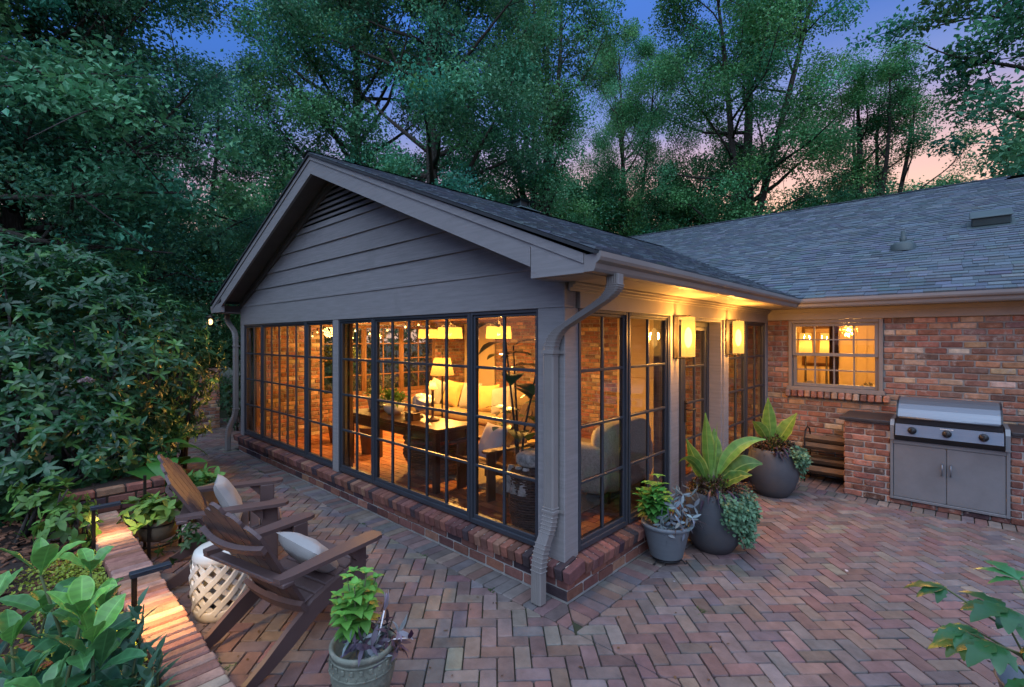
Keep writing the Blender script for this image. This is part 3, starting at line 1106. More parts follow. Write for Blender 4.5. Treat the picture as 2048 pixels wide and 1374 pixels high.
# box vent and pipe boot
mb = MB()
yb = 7.35; xb = 2.385
zb = ZM(yb)
Mr = np.array([[1, 0, 0], [0, math.cos(math.atan(MS)), -math.sin(math.atan(MS))], [0, math.sin(math.atan(MS)), math.cos(math.atan(MS))]])
mb.box((xb, yb, zb + .085), (.42, .38, .13), Mr, .015)
mb.box((xb, yb, zb + .012), (.52, .50, .012), Mr, .003)
mb.box((xb, yb - .03, zb + .15), (.46, .42, .02), Mr, .008)
mb.build('roof_vent', VENTM, mr_)
mb = MB()
yb = 6.45; xb = 1.43; zb = ZM(yb)
mb.lathe([(.16, -.04), (.15, .06), (.10, .10), (.045, .11)], (xb, yb, zb), 20)
mb.lathe([(.04, .10), (.045, .17), (.028, .18), (.026, .27), (.0, .27)], (xb, yb, zb), 14)
mb.build('vent_pipe', VENTM, mr_)
# chimney stack with cap, seen past the sunroom ridge
mb = MB()
cx_, cy_ = -4.62, 4.60
CZ = .07
brick_face(mb, (cx_ - .3, cy_ - .3), (1, 0), (0, -1), .6, 3.2, 4.48, pal=PLI)
brick_face(mb, (cx_ + .3, cy_ - .3), (0, 1), (1, 0), .6, 3.2, 4.48, pal=PLI)
mb.b(cx_ - .29, cx_ + .29, cy_ - .29, cy_ + .3, 3.0, 4.46, 0, (.2, .18, .17))
ch = mb.build('chimney', PLBRICK, house)
mb = MB()
v = [(cx_ - .34, cy_ - .34, 4.42), (cx_ + .34, cy_ - .34, 4.42), (cx_ + .34, cy_ + .34, 4.42), (cx_ - .34, cy_ + .34, 4.42), (cx_ - .15, cy_ - .15, 4.52), (cx_ + .15, cy_ - .15, 4.52), (cx_ + .15, cy_ + .15, 4.52), (cx_ - .15, cy_ + .15, 4.52)]
mb.add(v, [(0, 1, 5, 4), (1, 2, 6, 5), (2, 3, 7, 6), (3, 0, 4, 7), (4, 5, 6, 7)])
for sx in (-1, 1):
    for sy in (-1, 1):
        mb.b(cx_ + sx * .13 - .012, cx_ + sx * .13 + .012, cy_ + sy * .13 - .012, cy_ + sy * .13 + .012, 4.51, 4.64)
mb.box((cx_, cy_, 4.60), (.22, .22, .10))
v = [(cx_ - .22, cy_ - .22, 4.64), (cx_ + .22, cy_ - .22, 4.64), (cx_ + .22, cy_ + .22, 4.64), (cx_ - .22, cy_ + .22, 4.64), (cx_, cy_, 4.70)]
mb.add(v, [(0, 1, 4), (1, 2, 4), (2, 3, 4), (3, 0, 4), (3, 2, 1, 0)])
mb.v = [q + V(0, 0, CZ) for q in mb.v]; mb.build('chimney_cap', VENTM, ch)

# ------------------------------------------------------------------ sunroom interior
FZ = .10
mb = MB()
y = .0; row = 0
while y < D - .01:
    x = X0 + .02 - (row % 2) * .1
    while x < -.02:
        mb.b(max(x, X0 + .02), min(x + .196, -.11), max(y, .02) + .0, y + .096, FZ - .02, FZ + rng.normal(0, .0006), 0, pick(TIL)); x += .204
    y += .104; row += 1
tag(mb.build('floor', TILE), kind='structure')
sheet('floor_grout', X0 + .1, -.1, .1, D, FZ - .006, MORTARL)
mb = MB()
brick_face(mb, (X0 + .1, D), (1, 0), (0, -1), -X0 - .1, FZ, 2.34, holes=[(.12, 1.0, 0, 2.1), (4.25, 5.05, 0, 2.2)])
mb.build('inner_brick_wall', BRICK, house)
mb = MB(); mb.b(X0, -.02, D + .006, D + .1, 0, 2.6); mb.build('wall_mortar', MORTAR, house)
mb = MB()
brick_face(mb, (X0 + .12, D), (0, -1), (1, 0), D - .13, FZ, 2.34, holes=[(.9, 3.55, .75, 2.15)])
mb.build('inner_brick_wall', BRICK, house)
mb = MB()
for (a, b_, c_, d_) in ((.02, 1.32, .1, 2.4), (3.97, D, .1, 2.4), (1.32, 3.97, .1, .75), (1.32, 3.97, 2.15, 2.4)):
    mb.b(X0, X0 + .112, a, b_, c_, d_)
mb.build('side_wall', MORTAR, house)
for k in range(3):
    window((X0 + .12, 3.96 - k * .88), (0, -1), (1, 0), .875, .76, 2.14, 2, 4, INWOOD)
mb = MB(); mb.b(X0, .0, .03, D, 2.36, 2.40); mb.build('ceiling', INWOOD, house)
mb = MB()
for k in range(5):
    mb.b(X0 + .12, -.1, .7 + k * .95, .80 + k * .95, 2.24, 2.36, .006)
mb.build('ceiling_beam', INWOOD, house)
mb = MB()
for (a, b_) in ((X0 + .12, X0 + .3), (-3.52, -3.36), (-.26, -.12)):
    mb.b(a, b_, .121, .17, FZ, 2.24, .004)
mb.b(X0 + .2, -.12, .121, .15, 2.10, 2.36, .003)
mb.build('inner_post', INWOOD, house)
# cased opening and pale cabinet on the back wall
mb = MB()
x0 = X0 + .1
mb.b(x0 + .05, x0 + .17, D - .06, D - .006, FZ, 2.2, .005); mb.b(x0 + .95, x0 + 1.07, D - .06, D - .006, FZ, 2.2, .005)
mb.b(x0 + .05, x0 + 1.07, D - .065, D - .006, 2.1, 2.23, .005); mb.b(x0 + .17, x0 + .95, D - .02, D - .005, FZ, 2.1)
mb.build('inner_door', INWALL, house)
mb = MB()
mb.b(x0 + 4.2, x0 + 5.1, D - .05, D - .006, FZ, 2.24, .005)
mb.b(x0 + 4.3, x0 + 5.0, D - .08, D - .05, 1.2, 2.1, .01)
mb.build('inner_panelling', INWALL, house)


def drum(name, label, loc, r, h, energy, group='drum pendants in the sunroom'):
    t = thing(name, label, 'lamp', loc, 0, group)
    mb = MB()
    mb.lathe([(r * .93, h / 2), (r, -h / 2)], n=36); mb.lathe([(r * .985, -h / 2 + .004), (r * .92, h / 2 - .002)], n=36)
    mb.build('lamp_shade', DRUM, t)
    mb = MB(); mb.tube([(0, 0, h / 2 + .02), (0, 0, 2.36 - loc[2])], .006, 6)
    for k in range(3):
        a = k * 2.1
        mb.tube([(0, 0, h / 2 + .09), (r * .9 * math.cos(a), r * .9 * math.sin(a), h / 2 - .01)], .004, 5)
    mb.lathe([(.06, 2.345 - loc[2]), (.06, 2.358 - loc[2])], n=16, capb=True)
    mb.build('hanger', BRONZE, t)
    mb = MB(); mb.ball((0, 0, 0), (.03, .03, .045)); mb.build('bulb', LAMPBULB, t)
    lamp('bulb_light', (0, 0, -.05), energy, t, r=.06)
    return t


drum('pendant_lamp', 'cream drum pendant hanging over the console table behind the wide window', (-4.28, 2.45, 1.975), .215, .19, 175)
drum('pendant_lamp', 'cream drum pendant hanging above the indoor wooden armchair by the corner', (-2.62, 1.95, 1.965), .18, .17, 150)
drum('pendant_lamp', 'added cream drum pendant in place of a reflection, left of the other two', (-5.75, 3.1, 1.975), .20, .18, 150)  # added lamp standing in for the reflection of a pendant

# string of little bulbs
t = thing('string_light', 'string of small glowing globe bulbs under the sunroom ceiling', 'string lights', (0, 0, 0))
pts = [(-6.3, .99, 1.92), (-6.3, 1.08, 1.99), (-6.3, 1.19, 2.02), (-6.3, 1.3, 1.99), (-5.9, 1.54, 1.89), (-5.9, 1.59, 2.02), (-5.9, 1.88, 1.97), (-5.2, 1.81, 2.02), (-5.2, 2.18, 2.09), (-5.2, 2.47, 2.13)]
mb = MB()
for p, q in zip(pts[:-1], pts[1:]):
    mb.tube([V(*p) + V(0, 0, .07), (V(*p) + V(*q)) / 2 + V(0, 0, .05), V(*q) + V(0, 0, .07)], .004, 5)
for p in pts: mb.tube([V(*p) + V(0, 0, .075), V(*p) + V(0, 0, .02)], .010, 6)
mb.tube([(-6.3, .99, 1.99), (-6.63, .9, 2.1)], .004, 5); mb.tube([(-5.2, 2.47, 2.2), (-5.2, 2.6, 2.26)], .004, 5)
mb.build('wire', IRON, t)
for p in pts:
    mb = MB(); mb.ball(p, .016, 8, 6); mb.build('bulb', LAMPBULB, t)


lamp('bulb_light', (-5.75, 1.65, 1.9), 70, t, r=.12)  # two fill lamps added among the bulbs to brighten the dark room
lamp('bulb_light', (-5.2, 2.2, 2.02), 50, t, r=.12)


def rbox(mb, x0, x1, y0, y1, z0, z1, r, col=(1, 1, 1)):
    """soft upholstery block: superellipsoid-like"""
    c = V((x0 + x1) / 2, (y0 + y1) / 2, (z0 + z1) / 2); h = V((x1 - x0) / 2, (y1 - y0) / 2, (z1 - z0) / 2)
    nu, nv = 28, 14; v, f = [], []
    for j in range(nv + 1):
        ph = -math.pi / 2 + math.pi * j / nv
        for i in range(nu):
            th = 2 * math.pi * i / nu
            d = V(math.cos(ph) * math.cos(th), math.cos(ph) * math.sin(th), math.sin(ph))
            k = (np.abs(d) ** r).sum() ** (-1 / r)
            v.append(c + d * k * h)
    for j in range(nv):
        for i in range(nu):
            f.append((j * nu + i, j * nu + (i + 1) % nu, (j + 1) * nu + (i + 1) % nu, (j + 1) * nu + i))
    mb.add(v, f, col, True)


def pillow(name, label, loc, rot, s=.45, th=.16, mat=PILLOW, group=None, cat='pillow'):
    n = 14; v, f = [], []
    for sg in (1, -1):
        for i in range(n + 1):
            for j in range(n + 1):
                u, w_ = 2 * i / n - 1, 2 * j / n - 1
                pin = 1 - .10 * (1 - abs(u)) * 0 - .07 * (1 - u * u) * abs(w_) ** 3 * 0
                e = (1 - abs(u) ** 2.6) * (1 - abs(w_) ** 2.6)
                x = u * s / 2 * (1 - .07 * (1 - w_ * w_) * 1.0 + .02); z = w_ * s / 2 * (1 - .07 * (1 - u * u) + .02)
                wr = .006 * math.sin(7 * u + 3 * w_) * math.sin(5 * w_ - 2 * u) * e
                v.append((x, sg * (th / 2 * max(e, 0) ** .45 + wr), z))
    m = (n + 1) ** 2
    for i in range(n):
        for j in range(n):
            q = (i * (n + 1) + j, (i + 1) * (n + 1) + j, (i + 1) * (n + 1) + j + 1, i * (n + 1) + j + 1)
            f.append(q[::-1]); f.append(tuple(k + m for k in q))
    mb = MB(); mb.add(v, f, smooth=True)
    o = mb.build(name, mat); o.location = loc; o.rotation_euler = rot
    return tag(o, label, cat, group)


# sofa, facing the windows
t = thing('sofa', 'long cream sofa in the middle of the lit sunroom', 'sofa', (-4.75, 3.3, FZ))
mb = MB(); mb.b(-1.35, 1.35, -.42, .42, .06, .30, .03); mb.build('base', SOFAM, t)
for k in range(3):
    mb = MB(); rbox(mb, -1.15 + k * .77, -.39 + k * .77, -.45, .25, .28, .47, 5); mb.build('seat_cushion', SOFAM, t)
mb = MB(); rbox(mb, -1.3, 1.3, .22, .5, .15, .86, 6); mb.build('backrest', SOFAM, t)
for sx in (-1, 1):
    mb = MB(); rbox(mb, sx * 1.27 - .13, sx * 1.27 + .13, -.45, .45, .1, .62, 5); mb.build('armrest', SOFAM, t)
for sx in (-1, 1):
    for sy in (-1, 1):
        mb = MB(); mb.b(sx * 1.25 - .03, sx * 1.25 + .03, sy * .36 - .03, sy * .36 + .03, 0, .07); mb.build('leg', DKWOOD, t)
GOLDP = pm('gold pillow cloth', (.55, .38, .14), .9, na=.15, bs=200, bst=.2)
for k, (dx, mt, lb) in enumerate(((-1.0, PILLOW, 'cream throw pillow at the left end of the indoor sofa'), (-.45, GOLDP, 'gold patterned throw pillow second from left on the indoor sofa'), (.1, PILLOW, 'cream throw pillow in the middle of the indoor sofa'), (.6, GOLDP, 'gold throw pillow right of the middle of the indoor sofa'), (1.0, PILLOW, 'cream throw pillow against the right arm of the indoor sofa'))):
    pillow('throw_pillow', lb, (-4.75 + dx, 3.30 - .03 * k, FZ + .70), (R(-18), R(8 - 5 * k), R(-6 + 3 * k)), .5, .17, mt, 'throw pillows on the indoor sofa')
# second sofa along the glass wall, its speckled back to the right-hand windows
t = thing('armchair', 'speckled beige armchair seen through the corner window of the side wall', 'armchair', (-1.05, 2.1, FZ))
mb = MB(); rbox(mb, -.42, .36, -.42, .42, .1, .46, 6); mb.build('seat', SPECK, t)
mb = MB(); rbox(mb, .16, .42, -.5, .5, .1, .84, 6); mb.build('backrest', SPECK, t)
for sy in (-1, 1):
    mb = MB(); rbox(mb, -.42, .40, sy * .46 - .1, sy * .46 + .1, .1, .62, 6); mb.build('armrest', SPECK, t)
    for sx in (-1, 1):
        mb = MB(); mb.b(sx * .33 - .025, sx * .33 + .025, sy * .4 - .025, sy * .4 + .025, 0, .12); mb.build('leg', DKWOOD, t)
# rug
mb = MB(); mb.b(-3.3, -.75, 1.12, 4.3, FZ + .002, FZ + .014, .004)
tag(mb.build('area_rug', RUG), 'pale woven rug on the sunroom brick floor', 'rug')
# console table
t = thing('console_table', 'dark wood console table standing behind the wide middle window', 'table', (-3.3, .88, FZ))
mb = MB(); mb.b(-1.1, 1.05, -.29, .29, .70, .745, .008); mb.build('tabletop', DKWOOD, t)
mb = MB(); mb.b(-1.03, .98, -.24, .24, .58, .70, .004); mb.build('apron', DKWOOD, t)
for sx in (-1.0, .96):
    for sy in (-.23, .23):
        mb = MB(); mb.b(sx - .035, sx + .035, sy - .035, sy + .035, 0, .70, .006); mb.build('leg', DKWOOD, t)
TZ = FZ + .745


def wicker(mb, prof, n=40, c=(0, 0, 0), base=(.20, .11, .06)):
    a = np.arange(n)
    nz = int((prof[-1][1] - prof[0][1]) / .022)
    zs = np.linspace(prof[0][1], prof[-1][1], nz)
    rs = np.interp(zs, [p[1] for p in prof], [p[0] for p in prof])
    for j, (z, r) in enumerate(zip(zs, rs)):
        th = np.linspace(0, 2 * math.pi, n + 1)
        rr = r + .006 * np.cos(th * n / 2 + j * math.pi)
        mb.tube(np.stack([rr * np.cos(th), rr * np.sin(th), np.full(n + 1, z)], 1) + V(*c), .011, 5, False, np.array(base) * rng.uniform(.7, 1.35))
    mb.lathe([(prof[0][0] - .01, prof[0][1])] + [(r - .012, z) for r, z in prof], c, n, np.array(base) * .4)


t = thing('wicker_basket', 'large round red brown wicker basket under the console table', 'basket', (-3.1, 1.32, FZ))
mb = MB(); wicker(mb, [(.38, 0), (.50, .25), (.47, .46)]); mb.build('basket_wall', WICK, t)
mb = MB(); mb.lathe([(.47, .42), (.51, .46), (.47, .50), (.44, .46)], n=40, col=(.30, .10, .06)); mb.build('rim', WICK, t)
# things on the console
t = thing('nautilus_shell', 'big white spiral shell ornament on the console table', 'ornament', (-3.16, .98, TZ))
mb = MB(); sp_pts = []
rr = []
for k in range(30):
    a = k / 29 * 4.4
    q = .024 * math.exp(.42 * a)
    sp_pts.append((q * 1.05 * math.cos(a + 2.0), .0, .25 + q * 1.05 * math.sin(a + 2.0))); rr.append(q * .86)
mb.tube(sp_pts, rr, 16, True); mb.build('shell_body', SHELLM, t)
mb = MB(); mb.lathe([(.08, 0), (.08, .02), (.02, .03), (.02, .12)], n=20, capb=True); mb.build('stand', BRONZE, t)


def bouquet(mb, c, r, n, L, W, col, cv=.2, prof='ell', up=.4, droop=.8, **kw):
    d = rng.normal(size=(n, 3)); d = nrm(d); d[:, 2] = np.abs(d[:, 2]) * 1.0 + up * .2
    d = nrm(d)
    P = V(*c) + d * np.asarray(r) * rng.uniform(.25, .9, (n, 1))
    dd = nrm(d + rng.normal(0, .35, (n, 3)) + V(0, 0, up))
    cc = np.clip(np.asarray(col) * (1 + rng.normal(0, cv, (n, 1))) * (1 + rng.normal(0, .06, (n, 3))), .004, .9)
    mb.leaves(P, dd, V(0, 0, 1) + rng.normal(0, .3, (n, 3)), L * rng.uniform(.7, 1.25, n), W * rng.uniform(.75, 1.2, n), droop * rng.uniform(.3, 1.5, n), .2, prof, 3, cc, **kw)


t = thing('table_planter', 'white bowl of trailing green leaves beside the shell on the console', 'planter', (-3.62, .92, TZ))
mb = MB(); mb.lathe([(.08, 0), (.13, .05), (.15, .13), (.14, .13), (.12, .06), (0, .05)], n=28, capb=True); mb.build('bowl', SHELLM, t)
mb = MB(); bouquet(mb, (0, 0, .15), (.2, .2, .2), 120, .10, .05, (.10, .22, .05)); mb.build('foliage', LEAF, t)
t = thing('candle_lamp', 'slim wooden candlestick lamp with tiny shade on the console', 'lamp', (-2.80, .95, TZ))
mb = MB(); mb.lathe([(.085, 0), (.085, .02), (.03, .035), (.018, .06), (.02, .2), (.016, .36), (.022, .40)], n=20, capb=True); mb.build('stem', INWOOD, t)
mb = MB(); mb.lathe([(.055, .40), (.032, .50)], n=20); mb.build('lamp_shade', SHADE, t)
lamp('bulb_light', (0, 0, .45), 25, t, r=.02)
t = thing('wooden_box', 'small dark wooden box in front of the shell on the console', 'box', (-3.02, .80, TZ))
mb = MB(); mb.b(-.09, .09, -.06, .06, 0, .08, .006); mb.build('body', DKWOOD, t)
mb = MB(); mb.b(-.094, .094, -.064, .064, .081, .10, .006); mb.build('lid', DKWOOD, t)
for k, (x, y) in enumerate(((-4.08, .95), (-4.28, 1.0))):
    t = thing('tin_planter', ('pale bucket planter at the left end of the console table', 'second pale bucket planter beyond the first on the console')[k], 'planter', (x, y, TZ if k == 0 else TZ))
    mb = MB(); mb.lathe([(.07, 0), (.095, .17), (.10, .17), (.09, .165), (.07, .05), (0, .05)], n=24, capb=True); mb.build('bucket', SHELLM, t)
    mb = MB(); bouquet(mb, (0, 0, .18), (.16, .16, .13), 60, .09, .035, (.12, .20, .06)); mb.build('foliage', LEAF, t)
t = thing('waste_bucket', 'tall pale bucket on the floor under the left end of the console', 'bucket', (-4.66, 1.15, FZ))
mb = MB(); mb.lathe([(.11, 0), (.155, .40), (.165, .41), (.15, .40), (.11, .03), (0, .03)], n=28, capb=True); mb.build('body', BARREL, t)
# floor lamp with pleated shade
t = thing('floor_lamp', 'lamp with large pleated amber shade behind the console table', 'lamp', (-3.95, 2.02, FZ))
mb = MB(); mb.lathe([(.15, 0), (.15, .02), (.03, .04), (.014, .06), (.014, 1.22)], n=20, capb=True); mb.build('stem', BRONZE, t)
mb = MB()
n = 60; prof_ = [(.185, 1.20), (.125, 1.47)]
v = []
for r_, z in prof_:
    for k in range(n):
        a = k * 2 * math.pi / n; q = r_ + (.004 if k % 2 else -.004)
        v.append((q * math.cos(a), q * math.sin(a), z))
mb.add(v, [(k, (k + 1) % n, n + (k + 1) % n, n + k) for k in range(n)]); mb.build('lamp_shade', SHADE, t)
mb = MB(); mb.lathe([(.01, 1.22), (.006, 1.52), (.014, 1.55), (.0, 1.57)], n=10); mb.build('finial', BRONZE, t)
lamp('bulb_light', (0, 0, 1.36), 60, t, r=.04)
# sofa table behind, holding books and trays -> low coffee table
t = thing('coffee_table', 'low tan upholstered ottoman table behind the indoor wooden armchair', 'ottoman', (-2.3, 2.35, FZ))
mb = MB(); rbox(mb, -.62, .62, -.4, .4, .04, .40, 8); mb.build('cushion', pm('tan leather', (.42, .27, .10), .6, na=.15, bst=.1), t)
mb = MB(); mb.b(-.55, .55, -.34, .34, 0, .06, .005); mb.build('base', DKWOOD, t)
t = thing('side_table', 'small white side table right of the indoor wooden armchair', 'table', (-1.38, 1.42, FZ))
mb = MB(); mb.b(-.2, .2, -.22, .22, .48, .52, .006); mb.build('tabletop', SHELLM, t)
for sx in (-1, 1):
    for sy in (-1, 1):
        mb = MB(); mb.b(sx * .17 - .018, sx * .17 + .018, sy * .19 - .018, sy * .19 + .018, 0, .48); mb.build('leg', SHELLM, t)
t = thing('wicker_stool', 'tall dark woven drum stool just inside the corner window', 'stool', (-.86, .62, FZ))
mb = MB(); wicker(mb, [(.17, 0), (.215, .22), (.20, .56)], 36, base=(.09, .06, .05)); mb.build('body', WICK, t)
mb = MB(); mb.lathe([(.20, .555), (.195, .58), (0, .585)], n=36, col=(.08, .055, .045)); mb.build('top', WICK, t)
mb = MB()
rbox(mb, -1.0, -.74, .5, .72, FZ + .585, FZ + .72, 3.5)
for k in range(3):
    mb.tube([(-1.0 + .09 * k, .49, FZ + .60), (-1.0 + .09 * k, .47, FZ + .50), (-.99 + .09 * k, .43, FZ + .36)], [.03, .045, .05], 8)
tag(mb.build('rolled_towel', pm('striped towel', (.55, .52, .48), .95, ns=14, na=.8, bs=200, bst=.2)), 'rolled black and white towel on top of the dark drum stool', 'towel')
t = thing('serving_tray', 'dark round tray on the tan ottoman inside the sunroom', 'tray', (-2.45, 2.25, FZ + .402))
mb = MB(); mb.lathe([(0, .005), (.2, .005), (.22, .04), (.225, .04), (.21, .0), (0, .0)], n=32); mb.build('dish', DKWOOD, t)
t = thing('white_vase', 'white vase of pale dried stems beside the tray on the tan ottoman', 'vase', (-2.05, 2.4, FZ + .402))
mb = MB(); mb.lathe([(.05, 0), (.09, .06), (.095, .14), (.05, .22), (.055, .24), (.04, .24), (0, .2)], n=28, capb=True); mb.build('body', SHELLM, t)
mb = MB(); bouquet(mb, (0, 0, .3), (.15, .15, .2), 110, .12, .014, (.38, .28, .12), prof='lance', up=1.2); mb.build('dried_stems', LEAF, t)
for k in range(3):
    mb = MB(); mb.b(-4.02, -3.84, .84, 1.06, TZ + .002 + k * .034, TZ + .033 + k * .034, .004)
    o = mb.build('book', pm('book cloth %d' % k, ((.3, .12, .06), (.42, .36, .26), (.10, .12, .12))[k], .8, na=.1), None, (-3.93, .95, TZ)); o.rotation_euler = (0, 0, .08 * k - .1)
    tag(o, ('red brown book at the bottom of the stack on the console', 'pale book in the middle of the stack on the console', 'dark book on top of the stack on the console')[k], 'book', 'books stacked on the console table')
# fiddle leaf plant by the corner
t = thing('fiddle_leaf_plant', 'tall indoor plant with broad dark leaves in the sunroom corner', 'plant', (-1.42, 1.05, FZ))
mb = MB(); mb.lathe([(.12, 0), (.16, .24), (.17, .25), (.15, .25), (.14, .2), (0, .2)], n=28, capb=True); mb.build('pot', EGGPOT, t)
mb = MB(); stp = []
ms = MB()
for k in range(3):
    a = k * 2.1 + .5
    top = V(.22 * math.cos(a), .22 * math.sin(a), 1.55 + .15 * k)
    pts = [V(0, 0, .2), V(.06 * math.cos(a), .06 * math.sin(a), .8), top]
    ms.tube(pts, [.016, .013, .008], 6)
    for q in range(7):
        s = .40 + .60 * q / 6
        p = (1 - s) ** 2 * pts[0] + 2 * s * (1 - s) * pts[1] + s * s * pts[2]
        an = rng.uniform(0, 6.28); d = V(math.cos(an), math.sin(an), rng.uniform(.2, .9))
        mb.leaves(p + d * .09, d, (0, 0, 1), rng.uniform(.28, .40), rng.uniform(.17, .25), 1.0, .18, 'ell', 5, V(.035, .09, .03) * rng.uniform(.7, 1.3))
ms.build('stalk', BARK, t); mb.build('foliage', GLOSSLEAF, t)
t = thing('potted_tree', 'small potted tree in the left end of the sunroom near the string of bulbs', 'plant', (-5.75, 1.2, FZ))
mb = MB(); mb.lathe([(.13, 0), (.18, .30), (.19, .31), (.17, .31), (.15, .25), (0, .25)], n=28, capb=True); mb.build('pot', BARREL, t)
mb = MB(); mb.tube([(0, 0, .2), (.03, .02, .7), (0, .0, 1.2)], [.018, .014, .01], 7); mb.build('trunk', BARK, t)
mb = MB(); bouquet(mb, (0, 0, 1.35), (.38, .38, .45), 520, .075, .035, (.09, .13, .03)); mb.build('foliage', LEAF, t)
t = thing('indoor_fern', 'green leafy plant at the right end of the console table', 'plant', (-2.05, 1.62, FZ + .40))
mb = MB(); mb.lathe([(.09, 0), (.12, .16), (.11, .16), (.08, .1), (0, .1)], n=24, capb=True); mb.build('pot', SHELLM, t)
mb = MB(); bouquet(mb, (0, 0, .18), (.15, .15, .15), 70, .2, .035, (.07, .16, .04), prof='lance', up=.8, droop=1.2); mb.build('foliage', LEAF, t)


# ------------------------------------------------------------------ adirondack chairs
def adirondack(label, loc, rz, mat=ADIR, group=None, name='adirondack_chair'):
    t = thing(name, label, 'chair', loc, rz, group)
    for sx in (-1, 1):
        mb = MB(); mb.box((sx * .30, .25, .272), (.032, .115, .544), None, .006); mb.build('front_leg', mat, t)
        mb = MB()
        poly = [(.30, .385), (.10, .352), (-.10, .285), (-.26, .175), (-.42, .035), (-.46, .0), (-.56, .0), (-.575, .015), (-.50, .075), (-.36, .055), (-.24, .045)]
        poly = [(.30, .385), (.10, .355), (-.08, .300), (-.24, .205), (-.40, .095), (-.53, .022), (-.555, .0), (-.44, .0), (-.34, .035), (-.20, .105), (-.05, .195), (.12, .255), (.30, .275)]
        n_ = len(poly)
        for (a0, a1) in ((sx * .265 - .016, sx * .265 + .016),):
            mb.prism(poly, 'x', a0, a1)
        mb.build('back_leg', mat, t)
    mb = MB()
    for k in range(6):
        y = .30 - k * .078
        z = .405 - max(0, .30 - y) * .27 - (.0 if k else .004)
        mb.box((0, y, z), (.62 if k < 1 else .50, .070, .022), np.array([[1, 0, 0], [0, math.cos(.26), -math.sin(.26) * -1], [0, math.sin(.26), math.cos(.26)]]) if True else None, .006)
    mb.build('seat', mat, t)
    # back: five slats, stepped crown
    tl = R(31); up = V(0, -math.sin(tl), math.cos(tl)); out_ = V(0, math.cos(tl), math.sin(tl))
    mb = MB()
    b0 = V(0, -.10, .27)
    for k in range(5):
        u = k - 2
        L = (.80, .75, .66)[abs(u)]
        w0, w1 = .092, .112
        a = b0 + V(u * .098, 0, 0); e = b0 + V(u * .118, 0, 0) + up * L
        ax = nrm(e - a)
        n8 = 7
        v = []
        for s, ww in ((0, w0), (.55, (w0 + w1) / 2), (.93, w1)):
            for q in (-1, 1): v.append(a + (e - a) * s + V(q * ww / 2, 0, 0))
        # rounded crown
        for an in np.linspace(0, math.pi, n8)[1:-1]:
            v.append(a + (e - a) * .93 + V(math.cos(an) * w1 / 2, 0, 0) + ax * (L * .07) * math.sin(an) ** .7 * (1.25 if u == 0 else 1) + ax * (-u * .02) * math.cos(an))
        v = np.array(v)
        ring = [0, 1, 3, 5] + list(range(6, 6 + n8 - 2)) + [4, 2]
        th = .020
        V2 = np.concatenate([v + out_ * th / 2, v - out_ * th / 2]); m = len(v)
        fs = [tuple(ring)[::1], tuple(k2 + m for k2 in ring)[::-1]]
        for q in range(len(ring)):
            p_, q_ = ring[q], ring[(q + 1) % len(ring)]
            fs.append((p_, p_ + m, q_ + m, q_))
        mb.add(V2, fs)
    mb.build('backrest', mat, t)
    # curved braces behind the slats
    for h, hw, w_ in ((.55, .30, .042), (.04, .285, .07)):
        mb = MB()
        c = b0 + up * h - out_ * .028
        pts = [c + V(x, 0, 0) - out_ * (.045 * (1 - (x / hw) ** 2)) * (1 if h > .3 else .6) for x in np.linspace(-hw, hw, 13)]
        for p, q in zip(pts[:-1], pts[1:]):
            mb.bar(p, q + (q - p) * .04, .03, w_, up)
        mb.build('back_brace', mat, t)
    mb = MB(); mb.box((0, -.325, .532), (.80, .075, .026), None, .006); mb.build('arm_rail', mat, t)
    for sx in (-1, 1):
        mb = MB()
        poly = [(sx * .285, .33), (sx * .30, .375), (sx * .36, .385), (sx * .405, .36), (sx * .415, .30), (sx * .405, .0), (sx * .40, -.30), (sx * .385, -.37), (sx * .33, -.375), (sx * .315, -.30), (sx * .295, .0)]
        if sx < 0: poly = poly[::-1]
        mb.prism(poly, 'z', .546, .571); mb.build('arm', mat, t)
        mb = MB(); mb.prism([(.20, .545), (.10, .545), (.20, .44)], 'x', sx * .335 - .014, sx * .335 + .014); mb.build('arm_bracket', mat, t)
    return t


G = 'adirondack chairs on the brick patio'
c1 = adirondack('dark brown adirondack chair farther back, its cream pillow leaning upright', (-2.365, -1.44, 0), R(-18), group=G)
c2 = adirondack('dark brown adirondack chair nearest the patterned stone urn', (-1.075, -1.475, 0), R(13), group=G)


def inchair(c, p):
    a = c.rotation_euler[2]
    return (c.location[0] + math.cos(a) * p[0] - math.sin(a) * p[1], c.location[1] + math.sin(a) * p[0] + math.cos(a) * p[1], p[2])


GP_ = 'pillows on the patio chairs'
pillow('chair_pillow', 'cream pillow leaning on the farther adirondack chair', inchair(c1, (.02, -.045, .565)), (R(28), R(0), c1.rotation_euler[2]), .36, .13, PILLOW, GP_)
pillow('chair_pillow', 'cream pillow lying on the seat of the nearer adirondack chair', inchair(c2, (.07, .05, .49)), (R(48), R(14), c2.rotation_euler[2] + .15), .35, .15, PILLOW, GP_)
ci = adirondack('wooden adirondack chair inside the sunroom behind the corner window', (-1.95, 1.18, FZ), R(180 - 8), INWOOD, None)
pillow('chair_pillow', 'pale square pillow on the indoor wooden armchair', (-1.95, 1.16, FZ + .57), (R(-26), 0, R(-8)), .42, .14, pm('lilac cloth', (.56, .48, .46), .95, na=.08, bs=200, bst=.15))

